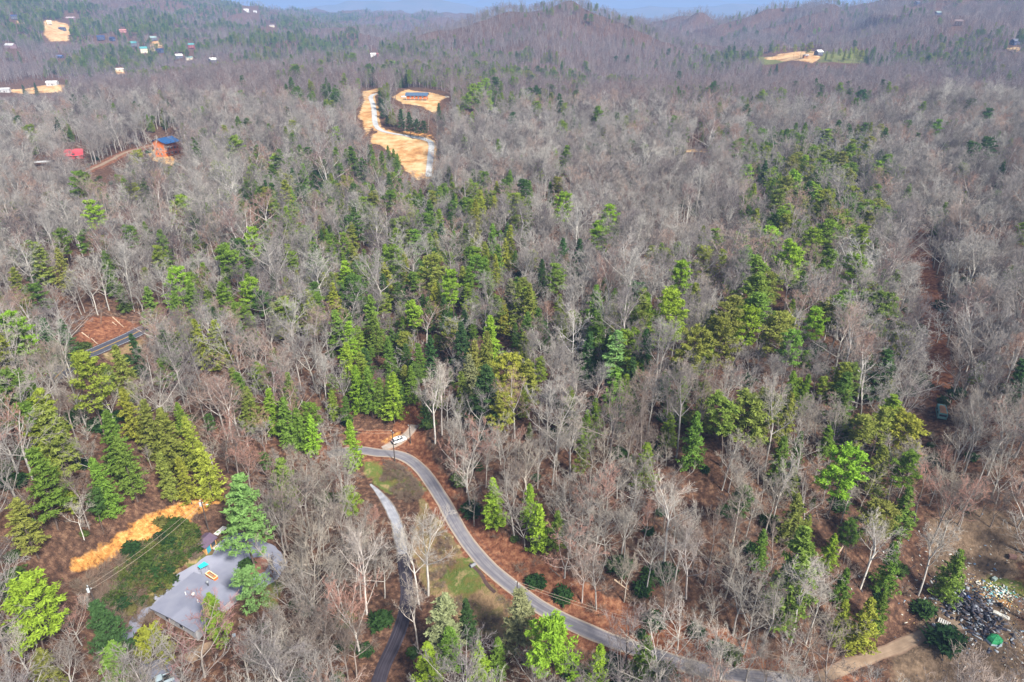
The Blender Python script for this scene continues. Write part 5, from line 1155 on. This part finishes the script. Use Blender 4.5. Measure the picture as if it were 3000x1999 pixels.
wire('a', 'f', 'upper wire running left from the pole near the white car', 0, .6); wire('a', 'f', 'lower wire running left from the pole near the white car', -.8, .8, dx=.3)
wire('c', 'g', 'upper wire following the lower road to the bottom edge', 0, 1.5); wire('c', 'g', 'lower wire following the lower road to the bottom edge', -.8, 1.8, dx=.3); wire('a', 'c', 'wire spanning the dry field between the two roadside poles', 0, 1.4, .02, m_wired)
A = POLES['c'][0] + Vector((0, 0, 10)); g = hit(1484, 1832); t = thing('guy_wire', 'guy wire with yellow guard beside the pole in the dry field', 'guy wire', tuple(g)); MB().tube((0, 0, 0), tuple(A-g), .015, .015, 4).out('cable', m_wired, t)
dd = (A-g).normalized(); MB().tube(tuple(dd*.2), tuple(dd*2.6), .07, .07, 6).out('guard', mat('yellow_plastic', (0.75,0.42,0.03), None, 3, .5), t)

# ------------------------------------------------------------------ ditch, culvert, logs
DL = smooth_line(hits([(1378,1650),(1392,1665),(1410,1682),(1420,1705),(1432,1722),(1450,1738)]), .8); ribbon('ditch', DL, .9, mat('wet_dark_earth', (0.06,0.035,0.03), (0.09,0.055,0.045), 1.5, .7), 'dark eroded ditch running through the dry field', .05, jit=.5)
DL = smooth_line(hits([(1122,1358),(1145,1366),(1170,1372),(1190,1385),(1205,1400),(1215,1425)]), .8); ribbon('ditch', DL, .9, bpy.data.materials['wet_dark_earth'], 'narrow dark ditch curving round the small meadow', .05, jit=.5)
a = hit(1378, 1664); b = hit(1391, 1656); t = thing('culvert_pipe', 'short grey culvert pipe sticking out of the bank beside the ditch', 'pipe', tuple(a), math.atan2(b[1]-a[1], b[0]-a[0])); rg = []
mb = MB(); L = max((b-a).length, 1.5); ns = 16
for x, r_ in ((0, .42), (L, .42), (L, .36), (0, .36)): rg.append([(x, r_*math.cos(6.2832*k/ns), .38+r_*math.sin(6.2832*k/ns)) for k in range(ns)])
mb.loft(rg + [rg[0]], cap=False).out('barrel', mat('dull_corrugated_steel', (0.24,0.25,0.27), None, 3, .8), t)
m_logw = mat('bleached_log', (0.60,0.47,0.34), (0.42,0.31,0.22), 2, .95); m_logd = mat('old_log', (0.24,0.17,0.13), (0.15,0.10,0.08), 2, .95)
LOGS = [(268,993,287,1010,'pale felled log lying across the bank above the highway',0),(300,915,330,930,'long dark felled trunk high on the bank above the highway',1),(330,930,363,960,'long felled trunk sloping toward the highway',0),(297,912,296,950,'upright broken trunk on the bank above the highway',1),
        (240,975,262,992,'pale log left of the felled pile on the highway bank',0),(402,885,408,915,'pale snapped trunk above the highway',0),(330,945,342,955,'short pale log in the middle of the highway bank',0),(1850,1310,1900,1285,'fallen log across the spur above the road',1),
        (2370,1118,2400,1130,'pale fallen log on the right part of the spur',0),(1640,1690,1610,1665,'dead branch lying on the red bank',1),(2470,1600,2446,1640,'broken dead trunk on the slope above the dump conifers',0),(2820,1350,2900,1345,'long fallen trunk in the hollow above the dump',1),(2390,1500,2400,1530,'dark stump-like log on the lower slope',1),(1800,1700,1840,1730,'thin fallen trunk on the red slope',0)]
for u0, v0, u1, v1, lab, k in LOGS:
    a = hit(u0, v0); b = hit(u1, v1); d = b-a; L = min(max(d.length, 2.5), 11); t = thing('fallen_log', lab, 'log', (a[0], a[1], gz(a[0], a[1])+.12), 0, 'fallen logs'); e = d.normalized()*L
    mb = MB(); pts = [Vector((e[0]*q, e[1]*q, e[2]*q+.06*math.sin(q*9))) for q in (0, .33, .66, 1)]
    for i in range(3): mb.tube(pts[i], pts[i+1], .2-.04*i, .2-.04*(i+1), 8)
    mb.out('trunk', (m_logw, m_logd)[k], t)
    for q in (.4, .6, .8): b0 = e*q; MB().tube(b0, b0 + Vector((random.uniform(-1, 1), random.uniform(-1, 1), .7)), .06, .02, 5).out('branch_stub', (m_logw, m_logd)[k], t)
# mulch ring round the biggest pine
p = hit(747, 1662); patch('mulch_ring', [Vector((p[0]+3.0*math.cos(a), p[1]+3.2*math.sin(a), 0)) for a in [6.2832*k/16 for k in range(16)]], mat('red_mulch', (0.30,0.14,0.10), (0.20,0.10,0.07), 2.5, 1.0, bump=.5), 'ring of red-brown mulch round the biggest pine', .12, .8)

# ------------------------------------------------------------------ the dumping ground
def dome_tent(p):
    t = thing('dome_tent', 'green dome tent with pale blue skirt on the dumping ground', 'tent', p, .2); n = 6; m_g = mat('green_nylon', (0.04,0.36,0.12), (0.05,0.42,0.16), 1, .6); m_s = mat('pale_blue_nylon', (0.55,0.68,0.72), None, 1, .6)
    def rg(r, z): return [(r*math.cos(6.2832*(k+.5)/n), r*math.sin(6.2832*(k+.5)/n)*.85, z) for k in range(n)]
    sk = MB().loft([rg(1.75, 0), rg(1.68, .45)], cap=False).out('skirt', m_s, t)
    R_ = [rg(1.68, .45), rg(1.5, .95), rg(1.1, 1.4), rg(.55, 1.65), rg(.05, 1.72)]
    for k in range(n):
        mb = MB(); j = (k+1) % n
        mb.loft([[r_[k], r_[j]] for r_ in R_], closed=False, cap=False); mb.out('panel', m_g, t)
        MB().path([Vector(r_[k]) for r_ in [rg(1.76, 0)] + R_], .03, 5).out('pole_sleeve', mat('dark_green_sleeve', (0.02,0.16,0.06), None, 1, .7) if k == 0 else bpy.data.materials['dark_green_sleeve'], t)
    MB().prism([(-.45, .1), (.45, .1), (.3, .9), (0, 1.1), (-.3, .9)], -1.53, -1.47).out('door_flap', bpy.data.materials['pale_blue_nylon'], t)
p = hit(2912, 1880); dome_tent((p[0], p[1], p[2]+.02))
def box_thing(name, label, cat, px, sz, m, rz=0, tilt=None, z=0, bevel=.03, part='body'):
    p = hit(*px); t = thing(name, label, cat, (p[0], p[1], p[2]+.02+z), rz); MB().box((0, 0, sz[2]/2), sz, 0, tilt).out(part, m, t, bevel=bevel); return t
m_ply = mat('orange_plywood', (0.58,0.32,0.12), (0.48,0.25,0.09), 2, .8); m_white = mat('dirty_white', (0.62,0.60,0.53), (0.48,0.46,0.40), 1.5, .9)
box_thing('plywood_board', 'orange plywood board lying above the trash heap', 'board', (2881,1744), (2.9,.8,.08), m_ply, -.75); box_thing('plywood_sheet', 'brown plywood sheet half under the crossed poles', 'board', (2942,1768), (2.6,2.0,.08), mat('brown_plywood', (0.33,0.18,0.07), None, 2, .9), -.7)
t = thing('mattress', 'long dirty white mattress lying uphill of the tent', 'mattress', tuple(hit(2933, 1803)), -.75); MB().loft([[(x, -.5, 0), (x, -.55, .15+z), (x, .55, .15+z), (x, .5, 0)] for x, z in ((-1.6,.05), (-.8,.12), (0,.02), (.8,.14), (1.6,.0))]).out('pad', m_white, t, bevel=.06)
MB().tube((-1.6, -.56, .1), (1.6, -.56, .1), .03, .03, 5).out('piping', m_white, t)
p = hit(2769, 1826); t = thing('pallet', 'wooden slatted pallet lying left of the burnt heap', 'pallet', (p[0], p[1], p[2]+.02), -.7)
for k in range(7): MB().box((-1.2+.4*k, 0, .16), (.26, 1.5, .05)).out('slat', m_trim, t)
for s in (-1, 0, 1): MB().box((0, .68*s, .07), (2.7, .1, .12)).out('bearer', m_wood, t)
for px, lab in (((2878,1842),'round white table top by the green tent'), ((2865,1710),'white tyre-like ring above the trash heap')):
    p = hit(*px); t = thing('table' if 'table' in lab else 'tyre', lab, 'junk', (p[0], p[1], p[2]+.05), 0)
    if 'table' in lab: MB().tube((0, 0, 0), (0, 0, .08), .75, .75, 22).out('top', m_white, t); MB().tube((0, 0, .08), (0, 0, .14), .2, .18, 10).out('hub', m_metal, t)
    else:
        rg = [[((.42+.16*math.cos(b))*math.cos(a), (.42+.16*math.cos(b))*math.sin(a), .16+.16*math.sin(b)) for b in [6.2832*j/8 for j in range(8)]] for a in [6.2832*k/18 for k in range(19)]]; MB().loft(rg, cap=False).out('ring', m_white, t)
for px, col, sz, lab in (((2735,1832),(0.66,0.68,0.68),.45,'pair of white rubbish bags left of the pallet, upper one'), ((2741,1838),(0.58,0.63,0.68),.5,'pair of white rubbish bags left of the pallet, lower one'), ((2930,1774),(0.02,0.02,0.025),.6,'black rubbish bag by the crossed poles'),
                         ((2896,1762),(0.28,0.38,0.44),.5,'pale blue bag between the plywood boards'), ((2787,1697),(0.55,0.03,0.05),.55,'red cloth bundle behind the dump conifer'), ((2832,1756),(0.04,0.12,0.40),.8,'blue tarp bundle on top of the burnt heap')):
    p = hit(*px); t = thing('rubbish_bag', lab, 'bag', (p[0], p[1], p[2]), 0); rg = []
    for z, r_ in ((0,.7), (.3,1.0), (.75,.85), (1.05,.4), (1.2,.16), (1.35,.28)): rg.append([(sz*r_*(1+.12*math.sin(3*a+z*5))*math.cos(a), sz*r_*(1+.1*math.cos(2*a+z))*math.sin(a), sz*z) for a in [6.2832*k/12 for k in range(12)]])
    MB().loft(rg).out('bag', mat('bag_' + '_'.join(lab.split()[:1]) + str(px[0]), col, None, 3, .5), t, smooth=True); MB().tube((0, 0, sz*1.15), (0, 0, sz*1.25), sz*.2, sz*.2, 8).out('tie', m_blk, t)
p = hit(2950, 1790); t = thing('crossed_poles', 'three dark poles leaning crossed beside the brown plywood', 'poles', tuple(p))
for a_, b_ in (((0, 0, -.2), (.1, .3, 4.5)), ((-1.4, -.3, -.1), (1.2, 1.5, 3.6)), ((.9, 1.6, -.2), (-.6, 0, 3.2))): MB().tube(a_, b_, .07, .05, 6).out('pole', m_pole, t)
box_thing('wooden_crate', 'grey-green wooden crate uphill of the trash', 'crate', (2912,1700), (1.2,.8,.7), mat('grey_green_paint', (0.30,0.38,0.35), None, 2, .8), .5, part='box')
box_thing('brown_chest', 'brown chest among branches at the upper right of the dump', 'chest', (2965,1635), (1.6,1.0,.8), mat('brown_vinyl', (0.22,0.13,0.11), None, 2, .7), -.3, part='box')
def litter(name, label, cen, spread, n, cols, size, heap=0.0, seed=1):
    r = np.random.default_rng(seed); V, F, M = [], [], []; ms = [mat(name+'_%d' % i, c, None, 2, .8) for i, c in enumerate(cols)]
    for k in range(n):
        x, y = cen[0] + r.normal(0, spread[0]), cen[1] + r.normal(0, spread[1]); rr_ = math.hypot((x-cen[0])/spread[0], (y-cen[1])/spread[1]); z = gz(x, y) + .03 + heap*max(0, 1-rr_/2)*r.uniform(.2, 1)
        sz = Vector((r.lognormal(0, .5)*size, r.lognormal(0, .4)*size*.55, r.uniform(.02, .3)*size)); Mx = Matrix.Rotation(r.uniform(0, 6.28), 3, 'Z') @ Matrix.Rotation(r.normal(0, .35 + heap*.3), 3, 'X'); b = len(V)
        for dx in (-.5, .5):
            for dy in (-.5, .5):
                for dz in (-.5, .5): q = Mx @ Vector((dx*sz[0], dy*sz[1], dz*sz[2])); V.append((x+q[0], y+q[1], z+q[2]+sz[2]/2))
        F += [[b+i for i in q] for q in ((0,1,3,2), (4,6,7,5), (0,4,5,1), (2,3,7,6), (0,2,6,4), (1,5,7,3))]; M += [r.integers(0, len(cols))]*6
    return tag(link(name, mesh(name, np.array(V), np.array(F), ms, mi=M)), label, kind='stuff')
G = [(0.70,0.70,0.66), (0.55,0.52,0.44), (0.20,0.30,0.42), (0.5,0.33,0.14), (0.10,0.10,0.12), (0.6,0.62,0.6), (0.32,0.24,0.17)]
litter('trash_litter', 'small pale rubbish strewn across the dumping ground', hit(2880, 1790), (10, 10), 650, G, .38, 0, 3)
litter('burnt_heap', 'heap of burnt dark metal and rubbish in the dumping ground', hit(2838, 1785), (3.0, 4.2), 520, [(0.03,0.03,0.05), (0.06,0.06,0.08), (0.14,0.14,0.17), (0.42,0.45,0.48), (0.10,0.07,0.06), (0.05,0.05,0.06)], .75, 1.2, 4)
litter('bright_trash_pile', 'pile of bright small rubbish uphill of the brown plywood', hit(2918, 1740), (2.6, 1.8), 260, [(0.75,0.74,0.68), (0.65,0.5,0.2), (0.2,0.5,0.55), (0.55,0.55,0.5), (0.15,0.15,0.2)], .38, .4, 5)

# ------------------------------------------------------------------ the air
def haze():
    m, n, out = nodes('blue_air'); pv = n.nodes.new('ShaderNodeVolumePrincipled'); pv.inputs['Color'].default_value = (0.36, 0.56, 0.96, 1); pv.inputs['Density'].default_value = 0.00017; pv.inputs['Anisotropy'].default_value = 0.0
    n.links.new(pv.outputs[0], out.inputs['Volume'])
    mb = MB(); mb.box((0, 10000, 160), (60000, 44000, 900)); o = mb.out('haze', m); tag(o, 'thin blue haze over the far hills', kind='stuff')
haze()

# ------------------------------------------------------------------ labels: look-alikes told apart by their order from left to right
ORD = ['leftmost', 'second-from-left', 'third-from-left', 'fourth-from-left', 'fifth-from-left', 'sixth-from-left', 'seventh-from-left', 'eighth-from-left', 'ninth-from-left', 'tenth-from-left', 'eleventh-from-left', 'twelfth-from-left', 'thirteenth-from-left', 'fourteenth-from-left', 'fifteenth-from-left', 'sixteenth-from-left'] + [w_ + '-from-left' for w_ in 'seventeenth eighteenth nineteenth twentieth twenty-first twenty-second twenty-third twenty-fourth twenty-fifth twenty-sixth'.split()]
same = {}
for o_ in C.objects:
    if o_.parent is None and o_.get('category') == 'tree' and o_.get('group'): same.setdefault(o_['label'], []).append(o_)
for lab, L_ in same.items():
    if 1 < len(L_) <= len(ORD):
        L_.sort(key=lambda q: float(proj(q.location[0], q.location[1], q.location[2]+10)[0]))
        for k, q in enumerate(L_):
            q['label'] = ('rightmost' if k == len(L_)-1 and k > 0 else ORD[k]) + ' ' + lab
